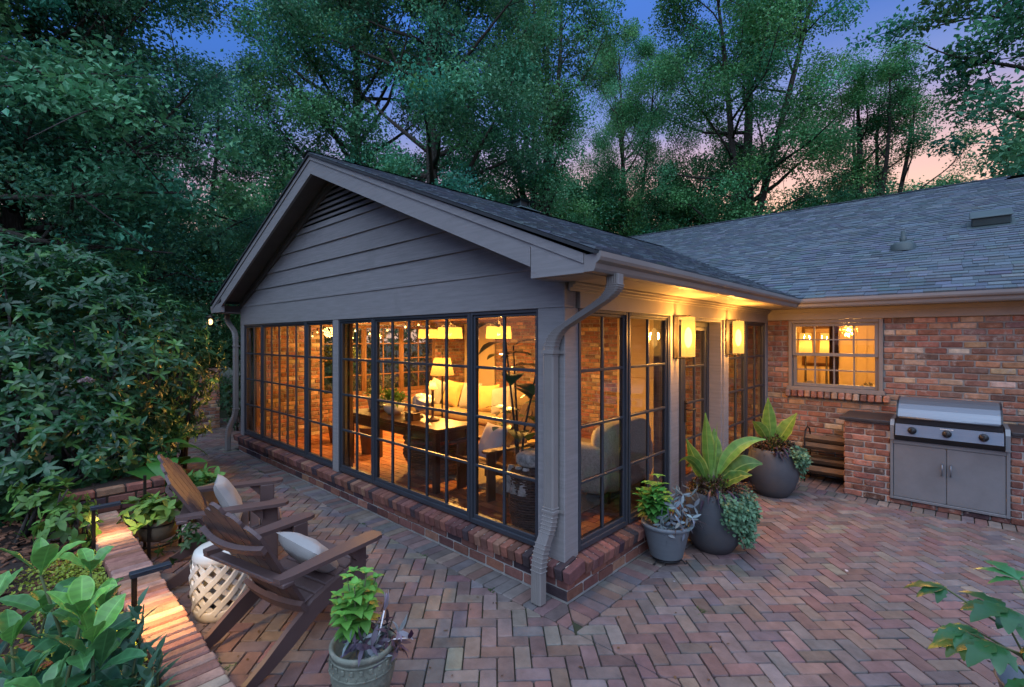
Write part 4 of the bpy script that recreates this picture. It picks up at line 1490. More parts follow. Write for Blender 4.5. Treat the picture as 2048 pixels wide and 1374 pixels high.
# ------------------------------------------------------------------ garden stool
t = thing('garden_stool', 'cream ceramic garden stool with woven lattice sides between the patio chairs', 'stool', (-1.665, -1.735, 0))
prof_ = [(.150, .015), (.162, .05), (.174, .16), (.178, .24), (.176, .32), (.168, .42)]
rz_ = lambda z: np.interp(z, [p[1] for p in prof_], [p[0] for p in prof_])
mb = MB(); mb.lathe([(.0, .458), (.10, .457), (.145, .450), (.163, .436), (.168, .420), (.173, .405), (.171, .372), (.155, .372), (.155, .40), (0, .43)], n=48); mb.build('top', WHITECER, t)
mb = MB(); mb.lathe([(.150, .0), (.158, .004), (.163, .03), (.171, .062), (.168, .075), (.150, .075), (.140, .03), (.140, .0)], n=48); mb.build('foot_band', WHITECER, t)
mb = MB()
ns_ = 11
for fam, off in ((1, .003), (-1, -.003)):
    for k in range(ns_):
        th0 = k * 2 * math.pi / ns_
        zs = np.linspace(.06, .385, 15); th = th0 + fam * (zs - .06) / .325 * 1.75
        rr_ = rz_(zs) + off + .003 * np.cos((zs - .06) / .325 * math.pi * 6.1 + k * 0 + (0 if fam > 0 else math.pi))
        P = np.stack([rr_ * np.cos(th), rr_ * np.sin(th), zs], 1)
        radial = np.stack([np.cos(th), np.sin(th), 0 * zs], 1)
        tg = nrm(np.gradient(P, axis=0)); sd = nrm(np.cross(tg, radial))
        v = []
        for i in range(len(zs)):
            for a, b_ in ((-1, -1), (1, -1), (1, 1), (-1, 1)):
                v.append(P[i] + sd[i] * a * .019 * (1 if b_ < 0 else .8) + radial[i] * b_ * .006)
        f = []
        for i in range(len(zs) - 1):
            for q in range(4):
                f.append((i * 4 + q, i * 4 + (q + 1) % 4, (i + 1) * 4 + (q + 1) % 4, (i + 1) * 4 + q))
        mb.add(v, f)
mb.build('lattice_side', WHITECER, t)

# ------------------------------------------------------------------ wall sconces
for k, y in enumerate((1.75, 3.17)):
    t = thing('wall_sconce', ('lit rectangular wall sconce on the post left of the glazed door', 'lit rectangular wall sconce on the post right of the glazed door')[k], 'lamp', (.014, y, 1.90), 0, 'wall sconces beside the sunroom door')
    mb = MB(); mb.b(.0, .016, -.05, .05, -.215, .20, .003); mb.build('backplate', BRONZE, t)
    mb = MB()
    for z in (.20, -.212):
        mb.b(.016, .16, -.014, .014, z - .006, z + .006, .002); mb.b(.128, .142, -.045, .045, z - .006, z + .006, .002)
    mb.build('bracket', BRONZE, t)
    mb = MB(); hw_ = .054
    c = V(.135, 0, 0)
    n = 28; v = []
    for z in (-.195, .185):
        for q in range(n):
            a = q * 2 * math.pi / n
            e = 2 / 5
            v.append(c + V(hw_ * np.sign(math.cos(a)) * abs(math.cos(a)) ** e, hw_ * np.sign(math.sin(a)) * abs(math.sin(a)) ** e, z))
    mb.add(v, [(q, (q + 1) % n, n + (q + 1) % n, n + q) for q in range(n)], smooth=True)
    mb.add(np.array(v) * V(1, 1, .985), [tuple(range(n))[::-1], tuple(range(n, 2 * n))])
    mb.build('lamp_shade', SCONCE, t)
    mb = MB(); mb.ball((.135, 0, -.01), (.036, .036, .10), 14, 10); mb.build('bulb', emat('frosted tube', (1, .66, .24), 4.5, 0), t)
    lamp('bulb_light', (.135, 0, .0), 280, t, r=.05, color=(1, .50, .12))

# ------------------------------------------------------------------ grill island
t = thing('brick_island', 'built in brick grill island with dark stone counter against the house', 'grill island', (0, 0, 0))
IY = 4.2
mb = MB()
brick_face(mb, (1.03, IY), (1, 0), (0, -1), .44, .006, .90, pal=OLD[:3] + PLI[:2] + OLD[5:6]); brick_face(mb, (1.03, D - .01), (0, -1), (-1, 0), D - IY - .01, .006, .90, pal=OLD[:3] + PLI)
brick_face(mb, (2.43, IY), (1, 0), (0, -1), 1.4, .006, .90, pal=OLD[:3] + PLI[:2] + OLD[5:6]); brick_face(mb, (1.47, IY + .0), (1, 0), (0, -1), .96, .0, .058, pal=PLI, bh=.055)
mb.build('brick_base', BRICK, t)
mb = MB(); mb.b(1.04, 1.47, IY + .009, D - .02, 0, .90); mb.b(2.43, 3.84, IY + .009, D - .02, 0, .90); mb.b(1.47, 2.43, IY + .02, D - .02, 0, .70); mb.build('mortar_core', MORTARL, t)
mb = MB(); mb.b(.985, 1.475, IY - .045, D - .006, .902, .936, .005); mb.build('counter', COUNTER, t); mb = MB(); mb.b(2.435, 3.9, IY - .045, D - .006, .902, .936, .005); mb.build('counter', COUNTER, t)
cab = MB()
cab.b(1.472, 1.50, IY - .025, IY + .05, .06, .735, .003); cab.b(2.40, 2.428, IY - .025, IY + .05, .06, .735, .003)
cab.b(1.50, 2.40, IY - .025, IY + .05, .06, .088, .003); cab.b(1.50, 2.40, IY - .025, IY + .05, .69, .735, .003)
cb = cab.build('cabinet_frame', CABST, t)
for k, (a, b_) in enumerate(((1.503, 1.948), (1.952, 2.397))):
    mb = MB(); mb.b(a, b_, IY - .018, IY + .005, .091, .687, .004); do = mb.build('door', CABST, t)
    mb = MB(); x = 1.915 if k == 0 else 1.985
    mb.tube([(x, IY - .018, .40), (x, IY - .045, .405), (x, IY - .05, .46), (x, IY - .045, .515), (x, IY - .018, .52)], .007, 8); mb.build('handle', STEEL, do)
# the grill itself
g = thing('gas_grill', 'stainless gas grill with closed hood and three black knobs', 'grill', (0, 0, 0))
mb = MB()
for a, b_ in ((1.476, 1.512), (2.392, 2.428)):
    mb.prism([(IY - .07, .74), (IY + .45, .74), (IY + .45, .96), (IY - .02, .96), (IY - .07, .90)], 'x', a, b_)
mb.build('side_trim', CABST, g)
mb = MB(); mb.prism([(IY - .06, .745), (IY + .1, .745), (IY + .1, .80), (IY - .11, .80)], 'x', 1.513, 2.391); mb.build('drip_ledge', BLKMET, g)
mb = MB()
mb.prism([(IY - .11, .80), (IY + .05, .80), (IY + .05, .925), (IY - .085, .925)], 'x', 1.525, 2.38); cp = mb.build('control_panel', STEEL, g)
for x in (1.67, 1.955, 2.235):
    mb = MB()
    Mk = np.array([[1, 0, 0], [0, 0, -1], [0, 1, 0]])
    nK = 20
    pts = [(x, IY - .099, .865), (x, IY - .125, .865), (x, IY - .132, .865)]
    mb.tube([pts[0], pts[1]], [.040, .036], nK); mb.tube([pts[1], (x, IY - .150, .863)], [.026, .022], nK)
    mb.b(x - .006, x + .006, IY - .158, IY - .15, .838, .888, .002)
    mb.build('knob', BLKMET, cp)
mb = MB(); 
for k in range(9): mb.b(1.90 + k * .012, 1.909 + k * .012, IY - .0925, IY - .089, .905, .913)
mb.build('nameplate', SHELLM, cp)
mb = MB(); mb.b(1.53, 2.375, IY - .062, IY + .40, .926, .990, .004); mb.build('fire_box', BLKMET, g)
prof_ = []
for a in np.linspace(-.15, 1.25, 14):
    prof_.append((IY + .20 - .27 * math.cos(a), .955 + .23 * max(0, math.sin(a + .15)) ** .8))
prof_ = [(IY - .075, .992), (IY - .078, 1.01), (IY - .060, 1.05), (IY - .03, 1.09), (IY + .03, 1.14), (IY + .10, 1.175), (IY + .18, 1.192), (IY + .30, 1.197), (IY + .38, 1.18), (IY + .40, 1.14), (IY + .40, .992)]
mb = MB(); mb.prism(prof_, 'x', 1.545, 2.36); hd = mb.build('hood', STEEL, g)
for p in hd.data.polygons: p.use_smooth = False
mb = MB()
pe = [(y_ - .004 if y_ < IY + .3 else y_ + .004, z_ + .005) for y_, z_ in prof_]
mb.prism(pe, 'x', 1.530, 1.5445); mb.prism(pe, 'x', 2.3605, 2.375); mb.build('hood_end_cap', BLKMET, hd)
mb = MB(); mb.tube([(1.56, IY - .125, 1.005), (2.345, IY - .125, 1.005)], .012, 10)
for x in (1.60, 2.30): mb.tube([(x, IY - .125, 1.005), (x, IY - .065, 1.005)], .008, 8)
mb.build('handle', STEEL, hd)

# ------------------------------------------------------------------ firewood rack and logs
t = thing('firewood_rack', 'black iron firewood rack between the far planter and grill island', 'rack', (.80, 4.62, 0))
mb = MB()
for sx in (-.24, .22):
    mb.tube([(sx, -.16, 0), (sx, -.16, .58), (sx, -.12, .66), (sx, .0, .70), (sx, .12, .66), (sx, .16, .58), (sx, .16, 0)], .009, 7)
    mb.tube([(sx, -.16, .10), (sx, .16, .10)], .009, 6); mb.tube([(sx, -.16, .40), (sx, .16, .40)], .008, 6)
for y in (-.1, .1): mb.tube([(-.24, y, .10), (.22, y, .10)], .009, 6); mb.tube([(-.24, y, .40), (.22, y, .40)], .008, 6)
mb.build('frame', IRON, t)
LOGP = [(-.10, .165), (.0, .17), (.10, .165), (-.05, .265), (.06, .27), (-.09, .465), (.02, .47), (.11, .465), (-.03, .56)]
LL = ['lower shelf, front log', 'lower shelf, middle log', 'lower shelf, back log', 'upper row of the lower shelf, front log', 'upper row of the lower shelf, back log', 'upper shelf, front log', 'upper shelf, middle log', 'upper shelf, back log', 'topmost log of the rack']
for k, (y, z) in enumerate(LOGP):
    mb = MB(); r_ = .05
    n = 7; a0 = rng.uniform(0, 6); base = V(.14, .085, .05) * rng.uniform(.7, 1.25)
    v = []
    for x in (-.26, -.1, .1, .25):
        for q in range(n):
            a = a0 + q * 2 * math.pi / n; rr_ = r_ * (.86 + .2 * ((q * 37 + k * 17) % 5) / 5)
            v.append((x + rng.normal(0, .004), rr_ * math.cos(a), rr_ * math.sin(a)))
    f = [(i * n + q, i * n + (q + 1) % n, (i + 1) * n + (q + 1) % n, (i + 1) * n + q) for i in range(3) for q in range(n)]
    cc = [base if q % 3 else base * .35 for i in range(3) for q in range(n)]
    f += [tuple(range(n))[::-1], tuple(3 * n + q for q in range(n))]; cc += [base * 1.2, base * 1.2]
    mb.add(np.array(v) + V(.79, 4.62 + y, z), f, cc)
    tag(mb.build('firewood_log', WOODL, None, (.79, 4.62 + y, z)), 'split log in the firewood rack: ' + LL[k], 'log', 'logs stacked in the firewood rack')

# ------------------------------------------------------------------ room behind the house window
mb = MB()
RX0, RX1, RY0, RYB = -1.2, 2.6, D + .125, 8.2
mb.b(RX0, RX1, RYB, RYB + .05, 0, 2.5); mb.b(RX0 - .05, RX0, RY0, RYB, 0, 2.5); mb.b(RX1, RX1 + .05, RY0, RYB, 0, 2.5); mb.b(RX0, RX1, RY0, RYB, 2.4, 2.45); mb.b(RX0, RX1, RY0, RYB, .05, .1)
mb.build('dining_room_wall', INWALL, house)
mb = MB()
for x in (.62, .78, .95, 1.12):
    mb.b(x - .006, x + .006, RYB - .018, RYB - .001, .2, 2.3)
mb.b(.5, 1.25, RYB - .018, RYB - .001, 1.55, 1.565)
mb.build('wall_panel', INWALL, house)
t = thing('picture_frame', 'dark framed picture on the back wall seen through the house window', 'picture', (0, RYB, 0))
mb = MB(); mb.b(-.25, .36, -.04, -.005, 1.35, 2.12, .006); mb.build('frame', DKWOOD, t)
mb = MB(); mb.b(-.2, .31, -.043, -.041, 1.4, 2.07); mb.build('picture', pm('print', (.30, .20, .12), .5, na=.3), t)
for k, (x, yy) in enumerate(((-.10, 7.7), (.24, 7.7))):
    t = thing('buffet_lamp', ('left buffet lamp with tall glowing shade seen through the house window', 'right buffet lamp with tall glowing shade seen through the house window')[k], 'lamp', (x, yy, 1.0), 0, 'buffet lamps in the dining room')
    mb = MB(); mb.lathe([(.07, 0), (.07, .02), (.02, .05), (.015, .55)], n=16, capb=True); mb.build('stem', BRONZE, t)
    mb = MB(); mb.lathe([(.115, .55), (.095, .98)], n=24); mb.build('lamp_shade', DRUM, t)
    lamp('bulb_light', (0, 0, .75), 14, t, r=.04)
t = thing('cabinet', 'dark wood cabinet under the buffet lamps in the dining room', 'cabinet', (.08, 7.85, .1))
mb = MB(); mb.b(-.55, .6, -.3, .3, 0, .87, .006); mb.build('body', INWOOD, t)
mb = MB(); mb.b(-.58, .63, -.33, .32, .871, .90, .006); mb.build('top', DKWOOD, t)
for k in range(2):
    mb = MB(); mb.b(-.5 + k * .54, .0 + k * .54, -.315, -.301, .08, .8, .004); mb.build('door', INWOOD, t)
# curtains
for k, (a, b_) in enumerate(((.0, .12), (.52, .62))):
    mb = MB(); y_ = 6.3
    pts = []
    nn = 40
    v = []
    for z in (.1, 2.35):
        for q in range(nn + 1):
            x = (a - .25 if k == 0 else a) + q / nn * (.30 if k == 0 else .13); v.append((x, y_ + .03 * math.sin(q * 1.1), z))
    mb.add(v, [(q, q + 1, nn + 2 + q, nn + 1 + q) for q in range(nn)], smooth=True)
    tag(mb.build('curtain', pm('brown curtain', (.16, .08, .035), .9, na=.2, bst=.1)), ('wide brown curtain at the left of the room behind the house window', 'narrow dark curtain in the middle of the room behind the house window')[k], 'curtain', 'dining room curtains')
t = thing('starburst_lamp', 'sparkling starburst ball lamp seen through the house window', 'lamp', (.74, 6.6, 2.03))
mb = MB()
for d in nrm(rng.normal(size=(70, 3))): mb.tube([d * .03, d * .12], .0025, 4); mb.ball(d * .12, .006, 6, 4)
mb.build('spikes', pm('brass rods', (.7, .5, .2), .3, metal=.9, na=0, bst=0), t)
mb = MB(); mb.ball((0, 0, 0), .035); mb.build('bulb', LAMPBULB, t)
mb = MB(); mb.tube([(0, 0, .03), (0, 0, .37)], .004, 5); mb.build('cord', BRONZE, t)
lamp('bulb_light', (0, -.05, -.1), 110, t, r=.05)
mb = MB()
for p, r_ in (((.50, 5.07, 1.24), .06), ((.44, 5.07, 1.225), .045), ((.56, 5.08, 1.225), .045)):
    mb.ball(p, (r_, r_ * .6, r_ * .8), 10, 7)
tag(mb.build('coral_ornament', INWALL), 'pale lump of coral at the left of the house window sill', 'ornament')
mb = MB(); mb.b(.83, .95, 5.05, 5.12, 1.17, 1.225, .004)
tag(mb.build('sill_box', INWOOD), 'small brown box in the middle of the house window sill', 'box')
t = thing('flower_ball', 'round ball of dried flowers at the right of the house window sill', 'flowers', (1.16, 5.09, 1.19))
mb = MB(); bouquet(mb, (0, 0, .03), (.08, .04, .08), 80, .03, .02, (.4, .35, .16)); mb.build('flower_head', LEAF, t)
mb = MB(); mb.lathe([(.04, -.02), (.05, .02)], n=14, capb=True); mb.build('pot', INWALL, t)
mb = MB(); mb.b(HX0, HX1, D + .101, 5.2, 1.12, 1.165); mb.build('inner_sill', INWALL, house)

# ------------------------------------------------------------------ lantern at the far eave corner
t = thing('eave_lantern', 'glowing lantern at the far left corner of the gable eave', 'lantern', (-7.16, -.36, 2.18))
mb = MB()
mb.lathe([(.0, .11), (.03, .10), (.075, .06), (.075, .05), (.0, .05)], n=12)
for k in range(4):
    a = k * math.pi / 2 + .78; mb.tube([(.06 * math.cos(a), .06 * math.sin(a), .05), (.05 * math.cos(a), .05 * math.sin(a), -.09)], .005, 5)
mb.lathe([(.055, -.09), (.055, -.10), (0, -.10)], n=12)
mb.tube([(0, 0, .10), (0, .06, .15), (.0, .10, .16), (.0, .16, .14)], .007, 6)
mb.build('cage', BRONZE, t)
mb = MB(); mb.ball((0, 0, -.02), (.034, .034, .05), 10, 8); mb.build('bulb', LAMPBULB, t)
lamp('bulb_light', (0, -.0, -.02), 7, t, r=.03)

# ------------------------------------------------------------------ garden bed, curb walls, path lights
def at(px, t, z=None, py=None):
    """a point t metres deep in the direction of photo column px"""
    p = CAM + F_DIR * t + R_DIR * t * (px - 1024) / 960
    p[2] = z if z is not None else CAM[2] + t * (677 - py) / 960
    return p


mb = MB()
gx = np.linspace(-12, 1.28, 70); gy = np.linspace(-6.5, -2.262, 26)
v = [(x, y, .2 + .03 * math.sin(3 * x + y) * math.cos(2.3 * y) + .02 * rng.normal() + max(0, -2.9 - y) * .06) for x in gx for y in gy]
f = [(i * 26 + j, (i + 1) * 26 + j, (i + 1) * 26 + j + 1, i * 26 + j + 1) for i in range(69) for j in range(25)]
mb.add(v, f, smooth=True)
gx = np.linspace(-12, -4.0, 30); gy = np.linspace(-2.262, -.95, 10)
v = [(x, y, .16 + .02 * rng.normal() - (max(0, y + 1.3)) * .4) for x in gx for y in gy]
f = [(i * 10 + j, (i + 1) * 10 + j, (i + 1) * 10 + j + 1, i * 10 + j + 1) for i in range(29) for j in range(9)]
mb.add(v, f, smooth=True)
tag(mb.build('garden_soil', SOIL), kind='structure')
mb = MB()
for k in range(2600):
    x = rng.uniform(-5.5, .4); y = rng.uniform(-3.6, -2.29)
    if k % 5 == 0: x, y = rng.uniform(-5.5, -4.1), rng.uniform(-2.2, -1.2)
    a = rng.uniform(0, 6.28); tx = rng.uniform(-.4, .4)
    M = np.array(Matrix.Rotation(a, 3, 'Z') @ Matrix.Rotation(tx, 3, 'X'))
    zz = .225 + max(0, -2.9 - y) * .06
    mb.box((x, y, zz + rng.uniform(0, .025)), (rng.uniform(.03, .085), rng.uniform(.015, .04), .010), M, .003, V(.13, .055, .028) * rng.uniform(.4, 1.5))
tag(mb.build('mulch', CHIP), kind='stuff')

t = thing('garden_wall', 'low brick garden wall capped with a row of rowlock bricks beside the chairs', 'wall', (-1.6, -2.16, 0))
mb = MB(); x = -3.60
while x < .9:
    mb.box((x + .033 + 1.6, 0 + rng.normal(0, .004), .268), (.064, .225, .07), None, .008, V(*pick([((.33, .19, .14), 4), ((.28, .14, .10), 3), ((.38, .25, .19), 2)]))); x += .0765
mb.build('wall_cap', PLBRICK, t)
mb = MB()
brick_face(mb, (.9 + 1.6, .105), (-1, 0), (0, 1), 4.5, .0, .225, pal=PLI); brick_face(mb, (-2.0, -.105), (1, 0), (0, -1), 4.5, .0, .225, pal=PLI)
mb.build('brick_course', PLBRICK, t)
mb = MB(); mb.b(-2.0, 2.5, -.10, .10, 0, .234); mb.b(-2.0, 2.5, -.095, .095, .235, .285); mb.build('mortar_core', MORTARL, t)
t = thing('garden_wall', 'taller dark brick wall end behind the far path light', 'wall', (-3.73, -1.95, 0))
mb = MB()
brick_face(mb, (.11, -.45), (0, 1), (1, 0), .72, .0, .52, pal=PLI); brick_face(mb, (.11, .27), (-1, 0), (0, 1), .8, .0, .52, pal=PLI)
mb.build('brick_course', PLBRICK, t)
mb = MB(); mb.b(-.69, .105, -.45, .265, 0, .49); mb.build('mortar_core', SOIL, t)

for k, (x, y, h, lb) in enumerate(((-2.87, -2.285, .55, 'bronze path light with flat bar head, farther of the two, over the wall end'), (-1.21, -2.285, .59, 'bronze path light with flat bar head, nearer one rising from yellow ground cover'))):
    t = thing('path_light', lb, 'path light', (x, y, .2), 0, 'bronze path lights along the low wall')
    mb = MB(); mb.b(-.012, .012, -.012, .012, -.05, h - .2 - .0, .002); mb.build('post', BRONZE, t)
    mb = MB(); mb.b(-.026, .026, -.02, .165, h - .2 + .012, h - .2 + .02, .003); mb.b(-.026, -.021, -.02, .165, h - .204, h - .2 + .012); mb.b(.021, .026, -.02, .165, h - .204, h - .2 + .012); mb.b(-.021, .021, -.02, -.014, h - .204, h - .2 + .012); mb.b(-.021, .021, .16, .165, h - .204, h - .2 + .012); hd_ = mb.build('head', pm('slate enamel', (.03, .038, .05), .4, bst=.03), t)
    mb = MB(); mb.b(-.015, .015, .03, .15, h - .2 + .006, h - .2 + .011); mb.build('lens', LAMPBULB, hd_)
    lamp('lens_light', (0, .09, h - .2 - .008), (8, 18)[k], t, r=.025, kind='SPOT', rot=(0, 0, 0), size=165, color=(1, .58, .2))

# ------------------------------------------------------------------ leaf helpers
def whorls(mb, P, Dn, nl, L, W, col, cv=.25, alpha=.35, droop=.6, prof='ell', n=3, **kw):
    m = len(P); Dn = nrm(Dn)
    a = np.cross(Dn, (0.3, .2, 1.0)); a = nrm(a); b_ = np.cross(Dn, a)
    ph = rng.uniform(0, 6.28, m)[:, None] + np.arange(nl)[None] * 2 * math.pi / nl + rng.normal(0, .15, (m, nl))
    al = alpha + rng.normal(0, .32, (m, nl))
    d = np.cos(al)[..., None] * (np.cos(ph)[..., None] * a[:, None] + np.sin(ph)[..., None] * b_[:, None]) + np.sin(al)[..., None] * Dn[:, None]
    tone = np.repeat(np.clip(1 + rng.normal(0, cv, m), .35, 2), nl)
    K = m * nl
    col = np.asarray(col, float)
    if col.ndim == 2 and len(col) == m: col = np.repeat(col, nl, 0)
    cc = np.clip(col * tone[:, None] * (1 + rng.normal(0, .12, (K, 1))) * (1 + rng.normal(0, .05, (K, 3))), .003, .9)
    mb.leaves(np.repeat(P, nl, 0), d.reshape(-1, 3), np.repeat(Dn, nl, 0), L * rng.uniform(.5, 1.35, K), W * rng.uniform(.6, 1.25, K), droop * rng.uniform(.2, 1.6, K), .18, prof, n, cc, **kw)


def blade(mb, p0, p1, p2, W, tw, col, edge, n=16):
    """long banana-like leaf along a bent midrib, turned about it by tw"""
    ss = np.linspace(0, 1, n + 1)[:, None]
    P = (1 - ss) ** 2 * p0 + 2 * ss * (1 - ss) * p1 + ss ** 2 * p2
    T = nrm(np.gradient(P, axis=0)); v = []
    flat = p2 - p0
    h = np.cross(V(0, 0, 1), flat); h = nrm(h) if np.linalg.norm(h[:2]) > .05 else -R_DIR
    for k in range(n + 1):
        S0 = nrm(h - T[k] * (h @ T[k])); N0 = np.cross(T[k], S0)
        S = S0 * math.cos(tw) + N0 * math.sin(tw); N = np.cross(T[k], S)
        s_ = k / n
        w_ = W * .5 * max(math.sin(math.pi * min(max((s_ - .10) / .90, 0), .985) ** .85), .09)
        wav = .10 * w_ * math.sin(k * 1.7 + W * 40)
        for q in (-1, -.86, -.42, -.06, .06, .42, .86, 1):
            v.append(P[k] + S * w_ * q + N * (abs(q) ** 1.3 * w_ * .30 + (wav if abs(q) > .8 else 0)))
    f, c = [], []
    for k in range(n):
        for j in range(7):
            f.append((k * 8 + j, (k + 1) * 8 + j, (k + 1) * 8 + j + 1, k * 8 + j + 1))
            c.append(edge if j in (0, 6) else (edge * 1.05 if j == 3 else col * (1 + (.07 if k % 2 else -.07))))
    mb.add(v, f, c, True)


def shrub(name, label, cat, lobes, dens, L, W, col, inner=.35, loc=None, group=None, mat=GLOSSLEAF, nl=7, stems=True, n=3, alpha=.35, accents=None):
    base = np.array(loc, float)
    t = thing(name, label, cat, tuple(base), 0, group)
    mb = MB(); sm = MB()
    C = np.array([l[0] for l in lobes]); Rr = np.array([l[1] for l in lobes])
    for c, r in zip(C, Rr):
        m = int(dens * (r[0] * r[1] + r[0] * r[2] + r[1] * r[2]) * 4.2)
        d = nrm(rng.normal(size=(m, 3)))
        # clumpy outline
        wob = 1 + .16 * np.sin(d[:, 0] * 5 + c[0] * 3) * np.cos(d[:, 1] * 6 + c[1]) + .12 * np.sin(d[:, 2] * 9 + c[0])
        k = np.where(rng.random(m) < inner, rng.uniform(.55, .92, m), rng.uniform(.9, 1.06, m)) * wob
        P = c + d * r * k[:, None]
        keep = P[:, 2] > base[2] + .05
        for c2, r2 in zip(C, Rr):
            if c2 is not c and not np.allclose(c2, c):
                keep &= (((P - c2) / r2) ** 2).sum(1) > .55
        P = P[keep]; d = d[keep]
        dn = nrm(d / r + V(0, 0, .55) * 1.0 + rng.normal(0, .25, d.shape))
        cc = np.asarray(col, float)[None] * np.ones((len(P), 1))
        if accents:
            q = rng.random(len(P)) < accents[1]
            cc[q] = accents[0]
        whorls(mb, P - base, dn, nl, L, W, cc, n=n, alpha=alpha)
        if stems:
            for q in range(7):
                e = c + nrm(rng.normal(size=3) + V(0, 0, .4)) * r * .85
                s0 = V(c[0] + rng.normal(0, .12), c[1] + rng.normal(0, .12), base[2] - .05)
                mid = (s0 + e) / 2 + rng.normal(0, .1, 3)
                sm.tube(np.array([s0, mid, e]) - base, [.028, .018, .006], 6)
    mb.build('foliage', mat, t)
    if stems: sm.build('branch', BARK, t)
    return t


# big broad-leaved bush on the left
lob = []
for px, tt, z, r, rz in ((40, 5.0, 1.55, 1.0, 1.35), (165, 5.5, 1.55, 1.0, 1.25), (268, 6.0, 1.42, .82, 1.1), (340, 6.5, 1.62, .55, .72), (-40, 4.6, 1.0, .9, 1.0), (105, 4.75, .78, .75, .62), (220, 5.1, .72, .62, .55)):
    lob.append((at(px, tt, z), V(r, r, rz)))
shrub('rhododendron_bush', 'huge dark green broad leaved bush filling the left side beside the patio', 'bush', lob, 88, .098, .038, (.030, .108, .040), loc=(-5.0, -2.4, .18), nl=6, alpha=.28, accents=((.075, .20, .045), .22))
# a single faded flower head
t = thing('faded_flower', 'faded pale pink flower head on the big left bush', 'flower', tuple(at(172, 4.35, None, 765)))
mb = MB(); bouquet(mb, (0, 0, 0), (.06, .06, .045), 120, .022, .018, (.30, .22, .22)); mb.build('petals', LEAF, t)
# ivy-clad mass beside the pillar
lob = [(V(-8.75, .75, .95), V(.55, .5, 1.15)), (V(-9.3, 1.3, 1.2), V(.6, .6, 1.4)), (V(-8.6, 1.6, 1.1), V(.6, .7, 1.3)), (V(-8.7, 2.9, 1.2), V(.6, .9, 1.4)), (V(-8.7, 4.4, 1.2), V(.6, .9, 1.4))]
shrub('ivy_hedge', 'dark ivy covered hedge beyond the far corner downspout', 'hedge', lob, 55, .085, .05, (.028, .075, .03), loc=(-8.8, 1.5, 0), nl=6, n=2, mat=LEAF)
# brick pillar and iron gate
t = thing('brick_pillar', 'old brick gate pillar beside the ivy hedge', 'pillar', (-9.55, .20, 0))
mb = MB()
for o, u, n in (((-.19, -.19), (1, 0), (0, -1)), ((.19, -.19), (0, 1), (1, 0)), ((.19, .19), (-1, 0), (0, 1)), ((-.19, .19), (0, -1), (-1, 0))):
    brick_face(mb, o, u, n, .38, .0, 1.17, pal=OLD[:5])
mb.build('brick_shaft', BRICK, t)
mb = MB(); mb.b(-.182, .182, -.182, .182, 0, 1.17); mb.build('mortar_core', MORTAR, t)
mb = MB(); mb.b(-.22, .22, -.22, .22, 1.172, 1.24, .01, (.2, .1, .07)); mb.build('cap', BRICK, t)
t = thing('iron_gate', 'black iron picket gate left of the brick pillar', 'gate', (-10.4, -.2, 0))
mb = MB()
A_, B_ = V(-.85, -.42, 0), V(.63, .30, 0)
for k in range(15):
    p = A_ + (B_ - A_) * k / 14
    mb.tube([p + V(0, 0, .05), p + V(0, 0, 1.15)], .009, 6); mb.tube([p + V(0, 0, 1.15), p + V(0, 0, 1.22)], [.012, .001], 6)
mb.build('picket', IRON, t) if False else mb.build('picket_panel', IRON, t)
mb = MB()
for z in (.12, .95): mb.bar(A_ + V(0, 0, z), B_ + V(0, 0, z), .02, .03)
mb.build('rail', IRON, t)

# big leaf plant and tub behind the chairs
def stalkplant(name, label, cat, loc, n, h, spread, L, W, col, prof='ell', droop=1.0, mat=GLOSSLEAF, base_z=0, per=1, seg=6, dirv=None, pot=None, edge=None, fold=.15, up=.25):
    t = thing(name, label, cat, loc)
    mb = MB(); sm = MB()
    for k in range(n):
        a = k * 2.4 + rng.uniform(-.3, .3); rr = spread * math.sqrt((k + .5) / n)
        hh = h * rng.uniform(.6, 1.05) * (1 - .35 * rr / max(spread, 1e-3))
        tip = V(rr * math.cos(a), rr * math.sin(a), base_z + hh)
        b0 = V(rng.normal(0, .02), rng.normal(0, .02), base_z)
        mid = b0 * .4 + tip * .6 + V(0, 0, .12 * hh)
        sm.tube([b0, mid * .5 + b0 * .5 + V(0, 0, .1 * hh), mid, tip], [.006, .005, .004, .003], 5)
        for q in range(per):
            aa = a + rng.normal(0, .5) + q * 6.28 / per
            d = nrm(V(math.cos(aa), math.sin(aa), up + rng.normal(0, .2)))
            c = np.clip(np.asarray(col) * rng.uniform(.65, 1.35) * (1 + rng.normal(0, .06, 3)), .004, .9)
            p = tip if q == 0 else b0 + (tip - b0) * rng.uniform(.45, .98) + V(0, 0, .03)
            mb.leaves(p, d, V(0, 0, 1), L * rng.uniform(.7, 1.2), W * rng.uniform(.8, 1.15), droop * rng.uniform(.4, 1.4), fold, prof, seg, c, edge=edge)
    mb.build('foliage', mat, t); sm.build('stem', STEM, t)
    return t


stalkplant('big_leaf_plant', 'plant with huge round green leaves behind the farther adirondack chair', 'plant', (-4.35, -1.72, .16), 16, .72, .40, .34, .27, (.045, .17, .035), 'heart', 1.0, fold=.1)
t = thing('wooden_tub', 'round weathered wood tub planter behind the farther chair', 'planter', (-3.86, -1.40, 0))
mb = MB(); mb.lathe([(.22, 0), (.27, .16), (.28, .34), (.292, .35), (.29, .375), (.262, .375), (.255, .30), (0, .30)], n=40, capb=True); mb.build('tub', BARREL, t)
mb = MB(); mb.lathe([(.276, .08), (.279, .08), (.281, .11), (.277, .11)], n=40); mb.build('hoop', IRON, t)
mb = MB(); P = np.c_[rng.uniform(-.2, .2, (40, 2)), rng.uniform(.32, .45, 40)]; whorls(mb, P, np.tile(V(.1, .3, 1), (40, 1)) + rng.normal(0, .4, (40, 3)), 5, .11, .06, (.09, .22, .05)); mb.build('foliage', LEAF, t)
